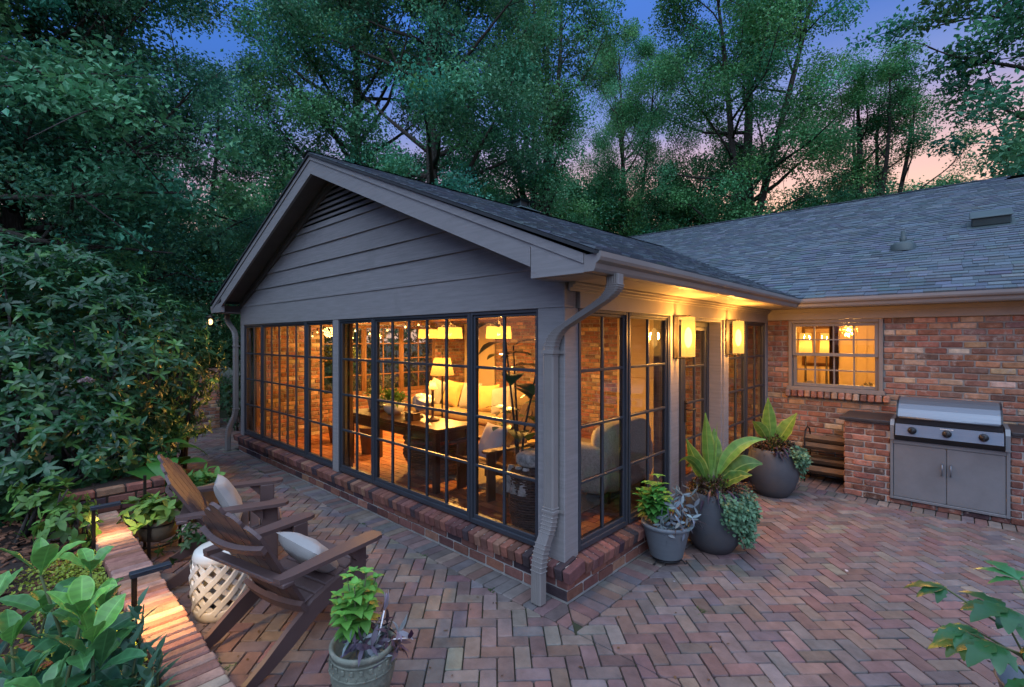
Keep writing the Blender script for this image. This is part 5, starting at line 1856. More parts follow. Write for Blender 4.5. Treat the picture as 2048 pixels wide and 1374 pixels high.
t = thing('plant_stand', 'tall iron plant stand holding a low bowl beside the brick wall', 'plant stand', (-3.1, -1.83, 0))
mb = MB()
for k in range(3):
    a = k * 2.094 + 3.6
    c_, s_ = math.cos(a), math.sin(a)
    mb.b(.16 * c_ - .011, .16 * c_ + .011, .16 * s_ - .011, .16 * s_ + .011, 0, (.66 if k == 0 else .30), .002)
mb.tube([(.16 * math.cos(a), .16 * math.sin(a), .10) for a in np.linspace(0, 6.2832, 25)], .008, 6, False)
mb.tube([(.16 * math.cos(a), .16 * math.sin(a), .27) for a in np.linspace(0, 6.2832, 25)], .006, 6, False)
mb.build('frame', BRONZE, t)
t = thing('bowl_planter', 'brown bowl in the plant stand with yellow green leaves', 'planter', (-3.1, -1.83, .108))
mb = MB(); mb.lathe([(.06, 0), (.13, .03), (.146, .10), (.148, .19), (.135, .19), (.12, .15), (0, .15)], n=32, capb=True); mb.build('bowl', BARREL, t)
mb = MB(); P = np.c_[rng.normal(0, .12, (46, 2)), rng.uniform(.18, .38, 46)]; whorls(mb, P, np.c_[P[:, :2] * 3, np.ones(46)] + rng.normal(0, .3, (46, 3)), 5, .10, .058, (.13, .24, .045), accents=None) if False else whorls(mb, P, np.c_[P[:, :2] * 3, np.ones(46)] + rng.normal(0, .3, (46, 3)), 5, .10, .058, (.13, .24, .045))
mb.build('foliage', LEAF, t)
shrub('edging_plant', 'low green and white flowering plant by the farther chair leg', 'plant', [(V(-2.78, -1.62, .12), V(.20, .22, .16))], 150, .06, .03, (.045, .12, .035), loc=(-2.78, -1.62, 0), nl=5, mat=LEAF, stems=False, accents=((.42, .36, .34), .12))
shrub('edging_plant', 'yellow green leafy plant spilling over the wall under the far path light', 'plant', [(V(-3.15, -2.42, .34), V(.30, .20, .22)), (V(-3.55, -2.48, .42), V(.28, .24, .28))], 70, .085, .045, (.10, .22, .04), loc=(-3.3, -2.45, .2), nl=5, mat=LEAF)
shrub('edging_plant', 'tiny feathery green conifer at the far left edge of the bed', 'plant', [(V(-2.55, -3.05, .5), V(.22, .22, .5))], 330, .035, .006, (.06, .16, .06), loc=(-2.55, -3.05, .2), nl=8, mat=LEAF, stems=False, n=2)
# creeping yellow ground cover
mb = MB(); m = 5200
P = np.c_[rng.uniform(-2.75, -.5, m), -2.29 - np.abs(rng.normal(0, .2, m)), .235 + rng.uniform(0, .045, m)]
mb.leaves(P, nrm(rng.normal(size=(m, 3)) + V(0, 0, .5)), V(0, 0, 1) + rng.normal(0, .4, (m, 3)), rng.uniform(.014, .026, m), rng.uniform(.014, .024, m), .5, .1, 'ell', 2, np.array([.26, .34, .04]) * rng.uniform(.6, 1.3, (m, 1)))
tag(mb.build('ground_cover', LEAF), kind='stuff')

# foreground broad leaves at the lower left
t = thing('broad_leaf_plant', 'large glossy broad leaved plant in the lower left foreground', 'plant', (-.85, -2.62, .2))
mb = MB(); sm = MB()
for (x, y, h, nw) in ((-.12, .03, .62, 3), (.18, .03, .50, 3), (.32, .10, .42, 3), (.02, -.12, .40, 3), (.42, -.03, .30, 3), (-.02, .13, .42, 3), (.25, -.10, .28, 2), (-.3, -.05, .36, 2), (.1, .0, .2, 2), (.4, .1, .18, 2), (-.25, .15, .52, 3), (-.05, .2, .30, 3), (.2, .22, .3, 2), (-.2, -.2, .46, 3)):
    lean = V(rng.normal(0, .05), rng.normal(0, .05), 0)
    top = V(x, y, h) + lean
    sm.tube([V(x * .8, y * .8, -.03), V(x, y, h * .5), top], [.009, .007, .005], 7)
    for w_ in range(nw):
        z = h * (1 - .30 * w_)
        n_ = 4 if w_ == 0 else 3
        a0 = rng.uniform(0, 6.28)
        for q in range(n_):
            a = a0 + q * 2 * math.pi / n_ + rng.normal(0, .2)
            el = (1.0 if w_ == 0 else .45) + rng.normal(0, .15)
            d = V(math.cos(a) * math.cos(el), math.sin(a) * math.cos(el), math.sin(el))
            young = .9 - .35 * w_ + h * .35
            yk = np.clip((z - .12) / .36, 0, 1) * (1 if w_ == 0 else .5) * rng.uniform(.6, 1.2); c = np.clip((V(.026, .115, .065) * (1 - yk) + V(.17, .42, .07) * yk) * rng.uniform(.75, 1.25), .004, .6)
            p = V(x, y, z) + lean * (z / h)
            Lf = rng.uniform(.17, .25) * (1 + .10 * w_)
            Lf *= .95; dr = rng.uniform(.0, .35) * Lf
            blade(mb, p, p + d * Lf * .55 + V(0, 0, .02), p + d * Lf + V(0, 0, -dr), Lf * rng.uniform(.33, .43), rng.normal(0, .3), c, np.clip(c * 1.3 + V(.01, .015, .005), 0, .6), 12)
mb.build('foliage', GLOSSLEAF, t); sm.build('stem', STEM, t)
t = thing('blue_leaf_plant', 'upright plant with narrow bluish leaves leaning over the wall cap', 'plant', (-.62, -2.36, .22))
mb = MB(); sm = MB()
for (x, y, h) in ((0, 0, .46), (.10, -.04, .34), (-.10, -.02, .30), (.20, .0, .26), (.05, .06, .24), (.32, -.04, .22)):
    sm.tube([V(x, y, -.03), V(x + .01, y, h * .6), V(x, y + .02, h)], [.006, .005, .003], 6)
    for q in range(15):
        s = .12 + .88 * q / 14; a = q * 2.4; el = .35 + .8 * s
        d = V(math.cos(a) * math.cos(el), math.sin(a) * math.cos(el), math.sin(el))
        mb.leaves(V(x, y, h * s), d, V(0, 0, 1), .13 * rng.uniform(.7, 1.1) * (1.1 - .35 * s), .030 * rng.uniform(.8, 1.2), .5, .2, 'lance', 5, V(.075, .17, .095) * rng.uniform(.7, 1.2))
mb.build('foliage', LEAF, t); sm.build('stem', STEM, t)

# stone urn with coleus
t = thing('stone_urn', 'aged stone urn with carved band at the bottom middle of the patio', 'urn', (-.135, -1.53, 0))
mb = MB(); mb.lathe([(.105, 0), (.11, .02), (.085, .05), (.095, .065), (.135, .12), (.155, .20), (.158, .27), (.150, .315), (.152, .325), (.160, .33), (.162, .352), (.150, .357), (.138, .345), (.132, .30), (0, .30)], n=48, capb=True); ur = mb.build('body', TERRA, t)
mb = MB()
for k in range(22):
    a = k * 2 * math.pi / 22
    M = np.stack([V(-math.sin(a), math.cos(a), 0), V(math.cos(a), math.sin(a), 0), V(0, 0, 1)], 1)
    r_ = .157
    mb.box(V(r_ * math.cos(a), r_ * math.sin(a), .292), (.020, .010, .026), M, .004); mb.box(V(r_ * math.cos(a + .14), r_ * math.sin(a + .14), .262), (.008, .012, .02), M, .003)
mb.lathe([(.1585, .245), (.164, .249), (.1585, .254)], n=48); mb.lathe([(.154, .308), (.160, .312), (.153, .316)], n=48)
for k in range(3):
    a = k * 2.094 - .6
    M = np.stack([V(-math.sin(a), math.cos(a), 0), V(math.cos(a), math.sin(a), 0), V(0, 0, 1)], 1)
    for dz, s_ in ((.20, .05), (.17, .04), (.145, .028)):
        rr_ = np.interp(dz, [.12, .2, .27], [.135, .155, .158])
        mb.box(V(rr_ * math.cos(a), rr_ * math.sin(a), dz), (s_, .014, .03), M, .006)
mb.build('carved_band', TERRA, t)


def coleus(mb, sm, c, n, h, spread, L, W, col, z0, edge=None, bias=(0, 0)):
    for k in range(n):
        a = k * 2.4; rr = spread * math.sqrt((k + .3) / n)
        hh = h * rng.uniform(.65, 1.05) * (1 - .35 * rr / spread)
        b0 = V(c[0], c[1], z0); top = b0 + V(rr * math.cos(a) + bias[0] * hh, rr * math.sin(a) + bias[1] * hh, hh)
        sm.tube([b0, (b0 + top) / 2 + V(0, 0, .02), top], [.005, .004, .003], 5)
        for w_ in range(4):
            p = top + (b0 - top) * w_ * .2
            a0 = rng.uniform(0, 6.28)
            for q in range(4):
                aa = a0 + q * math.pi / 2; el = (.75 - .22 * w_) + rng.normal(0, .15)
                d = V(math.cos(aa) * math.cos(el), math.sin(aa) * math.cos(el), math.sin(el))
                sc = (.62, 1.0, 1.1, 1.0)[w_] if q % 2 else (.5, .9, 1.0, .9)[w_]
                cl = np.clip(np.asarray(col) * (1.35 - .2 * w_) * rng.uniform(.8, 1.2), .004, .9)
                mb.leaves(p, d, V(0, 0, 1), L * sc * rng.uniform(.85, 1.15), W * sc, rng.uniform(.5, 1.2), .18, 'heart', 5, cl, edge=None if edge is None else np.asarray(edge) * rng.uniform(.8, 1.2))


mb = MB(); sm = MB()
coleus(mb, sm, (-.05, -.01), 13, .46, .11, .08, .056, (.115, .30, .05), .31, bias=(-.02, 0))
mb.build('coleus_foliage', LEAF, t); sm.build('stem', STEM, t)
mb = MB(); m = 40
PURP = (.10, .075, .10); SILV = (.20, .235, .24)
a = rng.uniform(0, 6.28, m); rr = rng.uniform(.03, .15, m)
P = np.c_[.06 + rr * np.cos(a) * .8, .03 + rr * np.sin(a), .32 + rng.uniform(0, .09, m)]
whorls(mb, P, np.c_[np.cos(a), np.sin(a), rng.uniform(.2, 1, m)], 3, .075, .026, np.where(rng.random((m, 1)) < .5, np.array([PURP]), np.array([SILV])), prof='lance', alpha=.5, n=4, edge=None)
for p, d in (((.10, .06, .52), (.3, .2, 1)), ((.16, .10, .42), (.8, .4, .5))):
    whorls(mb, np.array([p]), np.array([d], float), 5, .09, .026, np.array([[.40, .40, .46]]), prof='lance', alpha=.7, n=4)
mb.build('wandering_jew_foliage', LEAF, t) if False else mb.build('striped_foliage', LEAF, t)
mb = MB(); mb.tube([(.05, .03, .3), (.08, .05, .42), (.10, .06, .52)], .004, 5); mb.tube([(.07, .05, .32), (.13, .08, .38), (.2, .14, .39)], .003, 5)
mb.leaves((.2, .14, .385), (.3, .2, 1), (1, 0, 0), .045, .035, .3, .1, 'ell', 4, (.03, .01, .03)); mb.build('purple_shoot', GLOSSLEAF, t)

# grey pot in front of the door
t = thing('flared_pot', 'grey flared pot of green and silver leaves on a small iron trivet', 'pot', (.245, 1.075, 0))
mb = MB(); mb.lathe([(.115, .045), (.13, .052), (.135, .06), (.19, .29), (.195, .30), (.206, .305), (.206, .335), (.190, .335), (.185, .30), (0, .29)], n=44, capb=True); mb.build('body', GREYPOT, t)
mb = MB()
mb.tube([(.12 * math.cos(a), .12 * math.sin(a), .036) for a in np.linspace(0, 6.2832, 25)], .006, 6, False)
for k in range(3):
    a = k * 2.094 + .3; c_, s_ = math.cos(a), math.sin(a)
    mb.tube([(.11 * c_, .11 * s_, .036), (.14 * c_, .14 * s_, .02), (.15 * c_, .15 * s_, .004), (.165 * c_, .165 * s_, .012)], .006, 6)
mb.build('trivet', IRON, t)
mb = MB(); sm = MB()
coleus(mb, sm, (-.07, -.05), 13, .44, .13, .11, .075, (.075, .25, .045), .29)
mb.build('green_foliage', LEAF, t); sm.build('stem', STEM, t)
mb = MB(); m = 46
a = rng.uniform(-2.2, 1.4, m); rr = rng.uniform(.04, .21, m)
P = np.c_[.07 + rr * np.cos(a), .02 + rr * np.sin(a), .30 + rng.uniform(0, .30, m) * (1 - rr / .3)]
P[:14] = np.c_[.10 + .06 * rng.normal(size=14), .10 + .06 * rng.normal(size=14), rng.uniform(.4, .66, 14)]
whorls(mb, P, np.c_[np.cos(a), np.sin(a), rng.uniform(.1, .8, m)], 3, .078, .028, (.17, .215, .23), prof='ell', alpha=.4, n=4, cv=.25, edge=(.06, .06, .075))
mb.build('silver_foliage', LEAF, t)
mb = MB(); m = 110
a = rng.uniform(0, 6.28, m); P = np.tile(V(.05, .06, .31), (m, 1)) + rng.normal(0, .03, (m, 3)) * V(1, 1, .1)
mb.leaves(P, np.c_[np.cos(a) * .7, np.sin(a) * .7, rng.uniform(.4, 1.2, m)], V(0, 0, 1), rng.uniform(.2, .36, m), .006, rng.uniform(.6, 1.8, m), .1, 'grass', 5, np.array([.03, .022, .035]) * rng.uniform(.6, 1.6, (m, 1)))
mb.build('black_grass', LEAF, t)


# egg-shaped planters with canna lilies
def egg(label, loc, s, cann, rot=0.0, trail=(.0, 2.2), ntr=1500, big=1.0):
    t = thing('egg_planter', label, 'planter', loc, rot, 'round charcoal planters by the sunroom door')
    pr = [(.15, 0), (.17, .005), (.235, .10), (.272, .20), (.285, .30), (.278, .40), (.255, .50), (.235, .555), (.225, .565), (.212, .56), (.215, .50), (0, .49)]
    mb = MB(); mb.lathe([(r * s, z * s) for r, z in pr], n=56, capb=True); mb.build('body', EGGPOT, t)
    zt = .53 * s
    mb = MB(); m = 1500
    d = nrm(rng.normal(size=(m, 3)) * V(1, 1, .7)); d[:, 2] = np.abs(d[:, 2])
    P = V(0, 0, zt - .02) + d * V(.22, .22, .20) * s * rng.uniform(.75, 1.05, (m, 1))
    cc = np.where(rng.random((m, 1)) < .3, np.array([[.075, .07, .02]]), np.array([[.085, .04, .025]])) * rng.uniform(.4, 1.6, (m, 1))
    mb.leaves(P, nrm(d + rng.normal(0, .7, (m, 3))), V(0, 0, 1) + rng.normal(0, .5, (m, 3)), rng.uniform(.025, .05, m), rng.uniform(.012, .022, m), rng.uniform(-1, 2, m), .4, 'ell', 3, cc)
    mb.build('bronze_foliage', LEAF, t)
    mb = MB()
    for (x0, z0, x1, z1, x2, z2, W, tw, dep, dk) in cann:
        blade(mb, R_DIR * x0 + V(0, 0, zt + z0), R_DIR * x1 - F_DIR * dep * .6 + V(0, 0, zt + z1), R_DIR * x2 - F_DIR * dep + V(0, 0, zt + z2), W * .82, tw, V(.12, .25, .045) * dk, V(.24, .33, .08) * min(1, dk + .2))
    mb.build('canna_leaf', LEAF, t)
    mb = MB(); mb.tube([(0, 0, zt - .05), (0, 0, zt + .28)], [.022, .012], 8, col=(.16, .22, .06)); mb.build('canna_stalk', LEAF, t)
    mb = MB(); m = 60
    a = rng.uniform(trail[0] - .7, trail[1] + .3, m)
    P = np.c_[.2 * s * np.cos(a), .2 * s * np.sin(a), zt + rng.uniform(-.01, .10, m)]
    mb.leaves(P, np.c_[np.cos(a), np.sin(a), rng.uniform(-.2, .9, m)], V(0, 0, 1), rng.uniform(.1, .19, m), .022, rng.uniform(.4, 1.5, m), .2, 'lance', 5, np.array([.035, .025, .045]) * rng.uniform(.6, 1.7, (m, 1)))
    mb.build('purple_foliage', LEAF, t)
    mb = MB(); sm = MB(); cnt = 0
    nst = 34
    for k in range(nst):
        a = trail[0] + (trail[1] - trail[0]) * (k + rng.uniform(-.4, .4)) / (nst - 1)
        env = math.sin(math.pi * np.clip((a - trail[0]) / (trail[1] - trail[0]), .12, .88))
        ln = (.12 + .36 * env * rng.uniform(.5, 1.05)) * s * big
        pts = []
        for q in range(7):
            u = q / 6
            z = zt + .06 * math.sin(u * 2.2) - ln * max(0, u - .22) * 1.2
            r_ = (.17 + .125 * min(1, u * 2.4)) * s + .05 * math.sin(u * 3) + rng.normal(0, .008)
            pts.append((r_ * math.cos(a + .12 * u), r_ * math.sin(a + .12 * u), z))
        sm.tube(pts, .003, 4, False)
        pts = np.array(pts); kk = ntr // nst
        u = rng.uniform(.1, 1, kk) * 5.99; i0 = u.astype(int)
        P = pts[i0] + (pts[np.minimum(i0 + 1, 6)] - pts[i0]) * (u - i0)[:, None] + rng.normal(0, .022, (kk, 3))
        o_ = nrm(np.c_[np.full(kk, math.cos(a)), np.full(kk, math.sin(a)), rng.uniform(-.3, .5, kk)] + rng.normal(0, .6, (kk, 3)))
        mb.leaves(P, o_, V(math.cos(a), math.sin(a), .8) + rng.normal(0, .4, (kk, 3)), rng.uniform(.022, .04, kk), rng.uniform(.02, .034, kk), .5, .15, 'ell', 3, np.array([.13, .26, .14]) * rng.uniform(.55, 1.3, (kk, 1)))
    mb.build('trailing_foliage', LEAF, t); sm.build('trailing_stem', STEM, t)


RA_ = math.atan2(R_DIR[1], R_DIR[0])      # towards the right of the picture
egg('round charcoal planter with tall canna and long silver green trailer, nearer the corner', (.44, 1.60, 0), .93,
    [(-.02, .03, -.05, .40, -.07, .72, .14, .9, .0, 1.15), (-.02, .02, -.14, .22, -.27, .50, .17, .8, .08, .75), (-.03, .02, -.22, .46, -.38, .28, .11, .7, .14, .9), (.0, .03, .02, .34, .05, .56, .20, .5, -.1, 1.0),
     (.0, .04, .12, .52, .42, .50, .15, .95, .10, 1.3), (.02, .0, .16, .34, .36, .30, .24, .9, .16, .62), (.0, .0, .10, .2, .24, .22, .18, .8, .22, .7), (.0, .05, .01, .4, .02, .64, .03, .5, .04, 1.2), (.0, .0, -.10, .26, -.16, .18, .12, .8, -.2, .8), (.03, .0, .2, .3, .28, .10, .14, .6, -.15, .8)],
    trail=(RA_ - 1.7, RA_ + .6), ntr=3000, big=1.25)
egg('round charcoal planter with yellow green canna in front of the firewood rack', (.40, 3.60, 0), 1.0,
    [(.0, .03, -.05, .34, -.08, .64, .19, .7, .05, 1.1), (.02, .02, .10, .22, .25, .46, .24, .8, .08, .95), (-.02, .02, -.14, .30, -.28, .36, .17, .8, .08, .85), (.0, .0, .04, .14, .05, .24, .12, .5, .1, 1.1), (.0, .0, -.06, .3, -.05, .38, .16, .6, -.2, .9)],
    trail=(RA_ - 1.3, RA_ + .5), ntr=1400, big=.8)

# potted plant at the lower right corner
t = thing('lobed_leaf_plant', 'potted plant with jagged lobed leaves at the lower right corner', 'plant', (2.36, .42, 0))
mb = MB(); mb.lathe([(.12, 0), (.17, .3), (.18, .31), (.165, .31), (.15, .25), (0, .25)], n=36, capb=True); mb.build('pot', GREYPOT, t)
mb = MB(); sm = MB()
for k, (ax, ay, h, L, W) in enumerate(((-.24, -.22, .40, .13, .10), (-.12, -.16, .56, .18, .13), (-.10, -.06, .46, .17, .12), (-.20, -.08, .33, .14, .10), (-.25, -.13, .26, .12, .09), (.0, -.14, .40, .18, .13), (.02, -.05, .54, .18, .13), (.1, -.1, .44, .16, .12), (-.05, -.22, .24, .16, .12), (.06, -.2, .3, .16, .12), (-.12, .06, .42, .16, .12), (-.02, -.3, .32, .15, .11), (-.3, -.02, .5, .15, .11), (-.16, -.28, .42, .16, .12), (-.08, .1, .6, .17, .12))):
    tip = V(ax, ay, .25 + h * .75)
    ax, ay, L, W = ax * 1.15, ay * 1.15, L * 1.2, W * 1.2; tip = V(ax, ay, .25 + h * .8)
    sm.tube([V(0, 0, .25), V(ax * .35, ay * .35, .25 + h * .55), tip], [.006, .005, .004], 6)
    d0 = nrm(V(ax, ay, .1)); sd = nrm(np.cross(d0, (0, 0, 1)))
    c = V(.04, .155, .05) * rng.uniform(.7, 1.35) if k != 4 else V(.14, .24, .05)
    for ang, sc in ((0, 1), (.55, .82), (-.55, .82), (1.15, .6), (-1.15, .6)):
        dd = d0 * math.cos(ang) + sd * math.sin(ang) + V(0, 0, -.1)
        mb.leaves(tip, dd, V(0, 0, 1), L * sc, W * .55 * sc, .9, .12, 'lobed', 9, c * rng.uniform(.92, 1.08))
mb.build('foliage', GLOSSLEAF, t); sm.build('stem', STEM, t)

# fallen petals
for k, (px, py) in enumerate(((2030, 1080), (1942, 1083), (1838, 1078), (1350, 1165), (1690, 1140))):
    tt = CAM[2] * 960 / (py - 677); p = at(px, tt, .004)
    mb = MB(); mb.leaves((0, 0, 0), (rng.normal(), rng.normal(), .1), (0, 0, 1), .035, .022, .6, .3, 'ell', 4, (.6, .55, .55))
    o = mb.build('fallen_petal', LEAF); o.location = p
    tag(o, 'small pale fallen petal lying on the brick patio', 'petal', 'fallen petals on the patio')


mb = MB()
for k in range(260):
    if k % 3 == 0: x, y = rng.uniform(-6.5, .4), rng.uniform(-2.0, -.3)
    elif k % 3 == 1: x, y = rng.uniform(.2, 3.4), rng.uniform(-.8, 4.1)
    else: x, y = rng.uniform(-3, .5), -2.03 + abs(rng.normal(0, .12))
    if -.3 < y and x < .1: continue
    mb.leaves((x, y, .004), (rng.normal(), rng.normal(), .05), (0, 0, 1), rng.uniform(.012, .04), rng.uniform(.006, .018), rng.uniform(-.8, .8), .4, 'ell', 3, V(.10, .06, .03) * rng.uniform(.3, 1.8))
tag(mb.build('leaf_litter', LEAF), kind='stuff')
mb = MB(); m = 900
k = rng.choice(40, m); cx0 = np.c_[rng.uniform(-5, 3, 40), rng.uniform(-2, 3.9, 40)]; cx0[:14, 0] = rng.uniform(-3, .3, 14); cx0[:14, 1] = rng.uniform(-2.03, -1.9, 14)
cx0[14:24] = np.c_[rng.uniform(-6, .2, 10), np.full(10, -.27)]
ok = ~((cx0[k][:, 0] < .2) & (cx0[k][:, 1] > -.2))
P = np.c_[cx0[k] + rng.normal(0, .018, (m, 2)), np.full(m, .001)][ok]; m = len(P)
mb.leaves(P, nrm(np.c_[rng.normal(size=(m, 2)), rng.uniform(.1, .7, m)]), V(0, 0, 1), rng.uniform(.012, .03, m), .008, .6, .2, 'ell', 2, np.array([.05, .11, .03]) * rng.uniform(.5, 1.4, (m, 1)))
tag(mb.build('moss', LEAF), kind='stuff')


# ------------------------------------------------------------------ trees
def leafq(mb, P, D, U, L, W, col):
    D = nrm(D); S = nrm(np.cross(D, U)); N = np.cross(S, D)
    m = len(P); L = L[:, None]; W = W[:, None]
    v = np.stack([P, P + D * L * .5 - S * W * .5 + N * L * .10, P + D * L - N * L * .12, P + D * L * .45 + S * W * .5 + N * L * .10], 1).reshape(-1, 3)
    fa = np.arange(4 * m).reshape(-1, 4) + mb.n
    mb.v.append(v); mb.n += 4 * m; mb.f += fa.tolist(); mb.c += list(col); mb.s += [False] * m


def tree_parts(seed, H, cb, cr, nlimb, nleaf, ls, col, up=.5, lean=(0, 0), trunk_r=.22, sig=.42, fork=1, shape='oval', sub=6, vine=0, clump=.40):
    global rng
    keep = rng; rng = np.random.default_rng(seed)
    tk = MB(); cw = MB()
    ends = []
    leaders = []
    hs = np.linspace(0, 1, 12)
    for k in range(fork):
        sp_ = 0 if fork == 1 else 1
        az = k * 6.28 / fork + rng.uniform(0, 1)
        f0 = 0 if k == 0 else 3
        pts = []
        for s in hs:
            q = max(0, s - .26) * sp_ * H * (.10 + .05 * (k % 3))
            pts.append((lean[0] * s * H + q * math.cos(az) + .12 * math.sin(s * 7 + seed + k) * s * 2, lean[1] * s * H + q * math.sin(az) + .10 * math.cos(s * 6 + seed) * s * 2, s * H * (.97 if k else 1)))
        pts = np.array(pts)
        rad = trunk_r * (1 - hs) ** .75 * (1 if k == 0 else .65) + .02
        if k == 0: rad[0] *= 1.35
        tk.tube(pts[f0:] if k else pts, rad[f0:] if k else rad, 10)
        leaders.append((pts, rad))
    for i in range(nlimb):
        pts, rad = leaders[i % fork]
        s = cb + (1 - cb) * ((i + rng.uniform(0, .8)) / nlimb) ** .95
        s = min(s, .97)
        j = s * 11; j0 = int(j); p0 = pts[j0] + (pts[min(j0 + 1, 11)] - pts[j0]) * (j - j0)
        q = (s - cb) / (1 - cb)
        if shape == 'oval': ln = cr * (.45 + .75 * math.sin(math.pi * min(1, q * .85 + .12)))
        elif shape == 'cone': ln = cr * (1.05 - .8 * q)
        else: ln = cr * (.7 + .5 * q) * (1.05 - q ** 4 * .5)
        ln *= rng.uniform(.7, 1.15)
        az = i * 2.4 + rng.normal(0, .35); el = up * (.55 + .8 * q) + rng.normal(0, .15)
        d = V(math.cos(az) * math.cos(el), math.sin(az) * math.cos(el), math.sin(el))
        lp = [p0]
        for u in range(5):
            d = nrm(d + rng.normal(0, .14, 3) + V(0, 0, .05)); lp.append(lp[-1] + d * ln / 5)
        lp = np.array(lp); lr = np.linspace(max(.03, np.interp(s, hs, rad) * .5), .010, 6)
        tk.tube(lp, lr, 6)
        ends += [lp[3], lp[4], lp[5], lp[5]]
        for b_ in range(sub):
            u = rng.uniform(.3, 1) * 4.99; u0 = int(u); b0 = lp[u0] + (lp[u0 + 1] - lp[u0]) * (u - u0)
            dd = nrm(d * .5 + rng.normal(0, .7, 3) + V(0, 0, .12)); bl = ln * rng.uniform(.22, .45)
            bp = np.array([b0, b0 + dd * bl * .5 + V(0, 0, .04), b0 + dd * bl])
            tk.tube(bp, [.014, .010, .005], 5)
            ends += [bp[1], bp[2], bp[2]]
    ends = np.array(ends); ends = ends[rng.random(len(ends)) < clump]; ne = len(ends)
    csz = rng.uniform(.6, 1.7, ne)
    wgt = csz ** 2.2; wgt /= wgt.sum()
    idx = rng.choice(ne, nleaf, p=wgt)
    tone = np.clip(1 + rng.normal(0, .28, ne), .4, 1.9)
    hue = rng.normal(0, .16, ne)
    od = nrm(rng.normal(size=(nleaf, 3))) * (rng.random((nleaf, 1)) ** .45)
    P = ends[idx] + od * csz[idx][:, None] * V(1, 1, .62) * sig * 1.75 + rng.normal(0, .06, (nleaf, 3))
    D = rng.normal(size=(nleaf, 3)) * V(1, 1, .6) - V(0, 0, .25)
    U = V(0, 0, 1) + rng.normal(0, .55, (nleaf, 3))
    L = ls * rng.uniform(.6, 1.3, nleaf)
    c = np.asarray(col)[None] * tone[idx][:, None] * (1 + rng.normal(0, .18, (nleaf, 1)))
    c[:, 0] *= 1 + hue[idx]; c[:, 2] *= 1 - hue[idx]
    leafq(cw, P, D, U, L, L * rng.uniform(.5, .75, nleaf), np.clip(c, .004, .5))
    if vine:
        m = vine; s = rng.uniform(.0, .55, m); k = (s * 11).astype(int)
        pc = leaders[0][0][k] + (leaders[0][0][k + 1] - leaders[0][0][k]) * (s * 11 - k)[:, None]
        o = nrm(rng.normal(size=(m, 3)) * V(1, 1, .2))
        leafq(cw, pc + o * (trunk_r + .12 * rng.random((m, 1))), o + rng.normal(0, .6, (m, 3)), V(0, 0, 1) + rng.normal(0, .5, (m, 3)), np.full(m, ls), np.full(m, ls * .7), np.tile(np.asarray(col) * 1.1, (m, 1)))
    rng = keep
    return tk, cw


PROTO = {}


def proto(key, **kw):
    tk, cw = tree_parts(**kw)
    a = tk.build('trunk', BARK); b_ = cw.build('crown', LEAF)
    PROTO[key] = (a, b_)
    COL.objects.unlink(a); COL.objects.unlink(b_)


def tree(key, label, loc, rz=0, sc=1.0, name='tree', group='trees around the house', sz=None):
    t = thing(name, label, 'tree', loc, rz, group)
    t.scale = (sc, sc, sz or sc)
    for p in PROTO[key]:
        c = p.copy(); COL.objects.link(c); c.parent = t
    return t


G1 = (.090, .290, .145); G2 = (.105, .325, .125); G3 = (.072, .240, .130); G_HAZE = (.18, .33, .21)
proto('broad', seed=3, H=17, cb=.14, cr=4.6, nlimb=50, nleaf=125000, ls=.12, col=G1, up=.45, trunk_r=.30, sig=.36)
proto('leaders', seed=5, H=17, cb=.20, cr=3.4, nlimb=50, nleaf=70000, ls=.115, col=G2, up=.75, trunk_r=.30, fork=5, sig=.30, vine=2500)
proto('slim', seed=8, H=15, cb=.12, cr=2.6, nlimb=34, nleaf=42000, ls=.10, col=G3, up=.25, trunk_r=.15, sig=.30)
proto('tall', seed=11, H=20, cb=.18, cr=4.2, nlimb=54, nleaf=125000, ls=.125, col=G2, up=.6, trunk_r=.36, sig=.42, fork=3, clump=.36)
proto('dense', seed=14, H=9.5, cb=.08, cr=3.3, nlimb=48, nleaf=120000, ls=.085, col=G3, up=.35, trunk_r=.22, sig=.30)
proto('low', seed=17, H=6.5, cb=.10, cr=3.0, nlimb=30, nleaf=60000, ls=.12, col=G2, up=.5, trunk_r=.16, sig=.34)
proto('maple', seed=20, H=11, cb=.20, cr=3.6, nlimb=28, nleaf=42000, ls=.125, col=G1, up=.18, trunk_r=.2, sig=.26, sub=8)
proto('pale', seed=23, H=7.5, cb=.08, cr=4.0, nlimb=34, nleaf=60000, ls=.15, col=G_HAZE, up=.6, trunk_r=.2, sig=.45)  # distance haze is put into the paler leaf colour
g0 = lambda px, t: tuple(at(px, t, 0))
tree('dense', 'big dark tree filling the upper left corner', g0(40, 9.5), .4, 1.0)
tree('maple', 'leafy tree with drooping sprays at the top left against blue sky', g0(-90, 8.4), 2.2, .95)
tree('dense', 'dark tree behind the big left bush at the left edge', g0(170, 12.5), 2.0, .82)
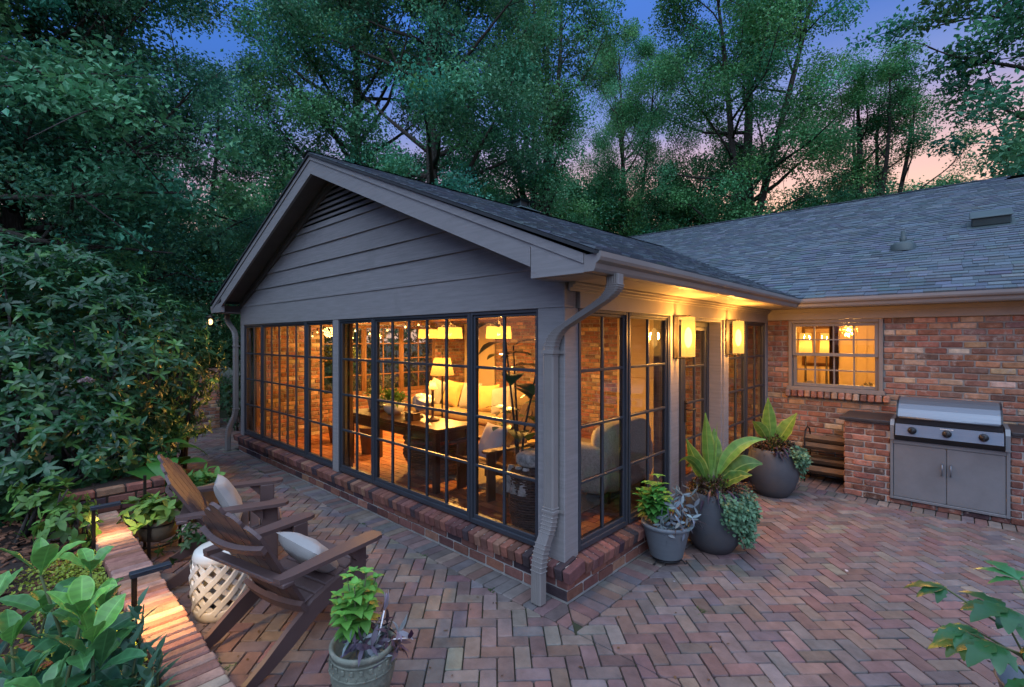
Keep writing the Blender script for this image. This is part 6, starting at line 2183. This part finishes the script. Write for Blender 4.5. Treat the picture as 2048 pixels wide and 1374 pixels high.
tree('slim', 'slim upright tree against pink sky left of the gable', g0(425, 15), 1.0, .68, name='slim_tree')
tree('slim', 'thin sparse tree farther off in the gap left of the gable', g0(350, 22), 3.6, .82, name='slim_tree')
tree('broad', 'broad tree above the left slope of the gable', g0(705, 17.5), .3, .90, sz=1.0)
tree('broad', 'large dark trunked tree just behind the sunroom ridge', g0(868, 15.5), 2.6, .86, sz=.95)
tree('leaders', 'vine clad tree of many upright limbs right of the ridge centre', g0(1080, 20), .9, .86, sz=1.0, name='forked_tree')
tree('tall', 'tall slim trunked tree where the two roofs meet', g0(1262, 25), 4.1, .58, sz=.85)
tree('tall', 'tall thick trunked tree behind the main roof', g0(1492, 22), 1.7, .95)
tree('leaders', 'forked tree behind the right half of the main roof', g0(1738, 23), 3.3, .85, name='forked_tree')
tree('maple', 'tree with layered leaf sprays overhanging the top right corner', g0(2190, 14), 1.2, 1.35)
tree('low', 'bushy low tree behind the chimney', g0(1160, 27), 1.0, 1.35, group='low trees behind the roofs')
tree('low', 'bushy low tree left of the thick trunked tree behind the main roof', g0(1370, 27), 2.9, 1.35, group='low trees behind the roofs')
tree('low', 'bushy green low tree right of the thick trunk above the ridge', g0(1640, 28), 4.9, 1.3, group='low trees behind the roofs')
tree('low', 'bushy low tree under the forked tree on the right', g0(1830, 27), .4, 1.3, group='low trees behind the roofs')
tree('pale', 'pale hazy green rounded tree above the right end of the main ridge', g0(2010, 34), .4, 1.35, group='low trees behind the roofs')
tree('low', 'bushy low tree in the gap left of the gable eave', g0(500, 20), 2.2, .95, group='low trees behind the roofs')
tree('low', 'low dark tree behind the iron gate', g0(375, 15), 1.2, .62, group='low trees behind the roofs')
tree('low', 'low tree behind the big bush far to the left', g0(230, 17), 3.9, .9, group='low trees behind the roofs')
tree('low', 'bushy low tree right behind the sunroom ridge beside the chimney', g0(960, 24), 5.2, 1.2, group='low trees behind the roofs')
tree('low', 'bushy low tree where the ridge meets the gable eave at the left', g0(610, 23), .9, 1.15, group='low trees behind the roofs')
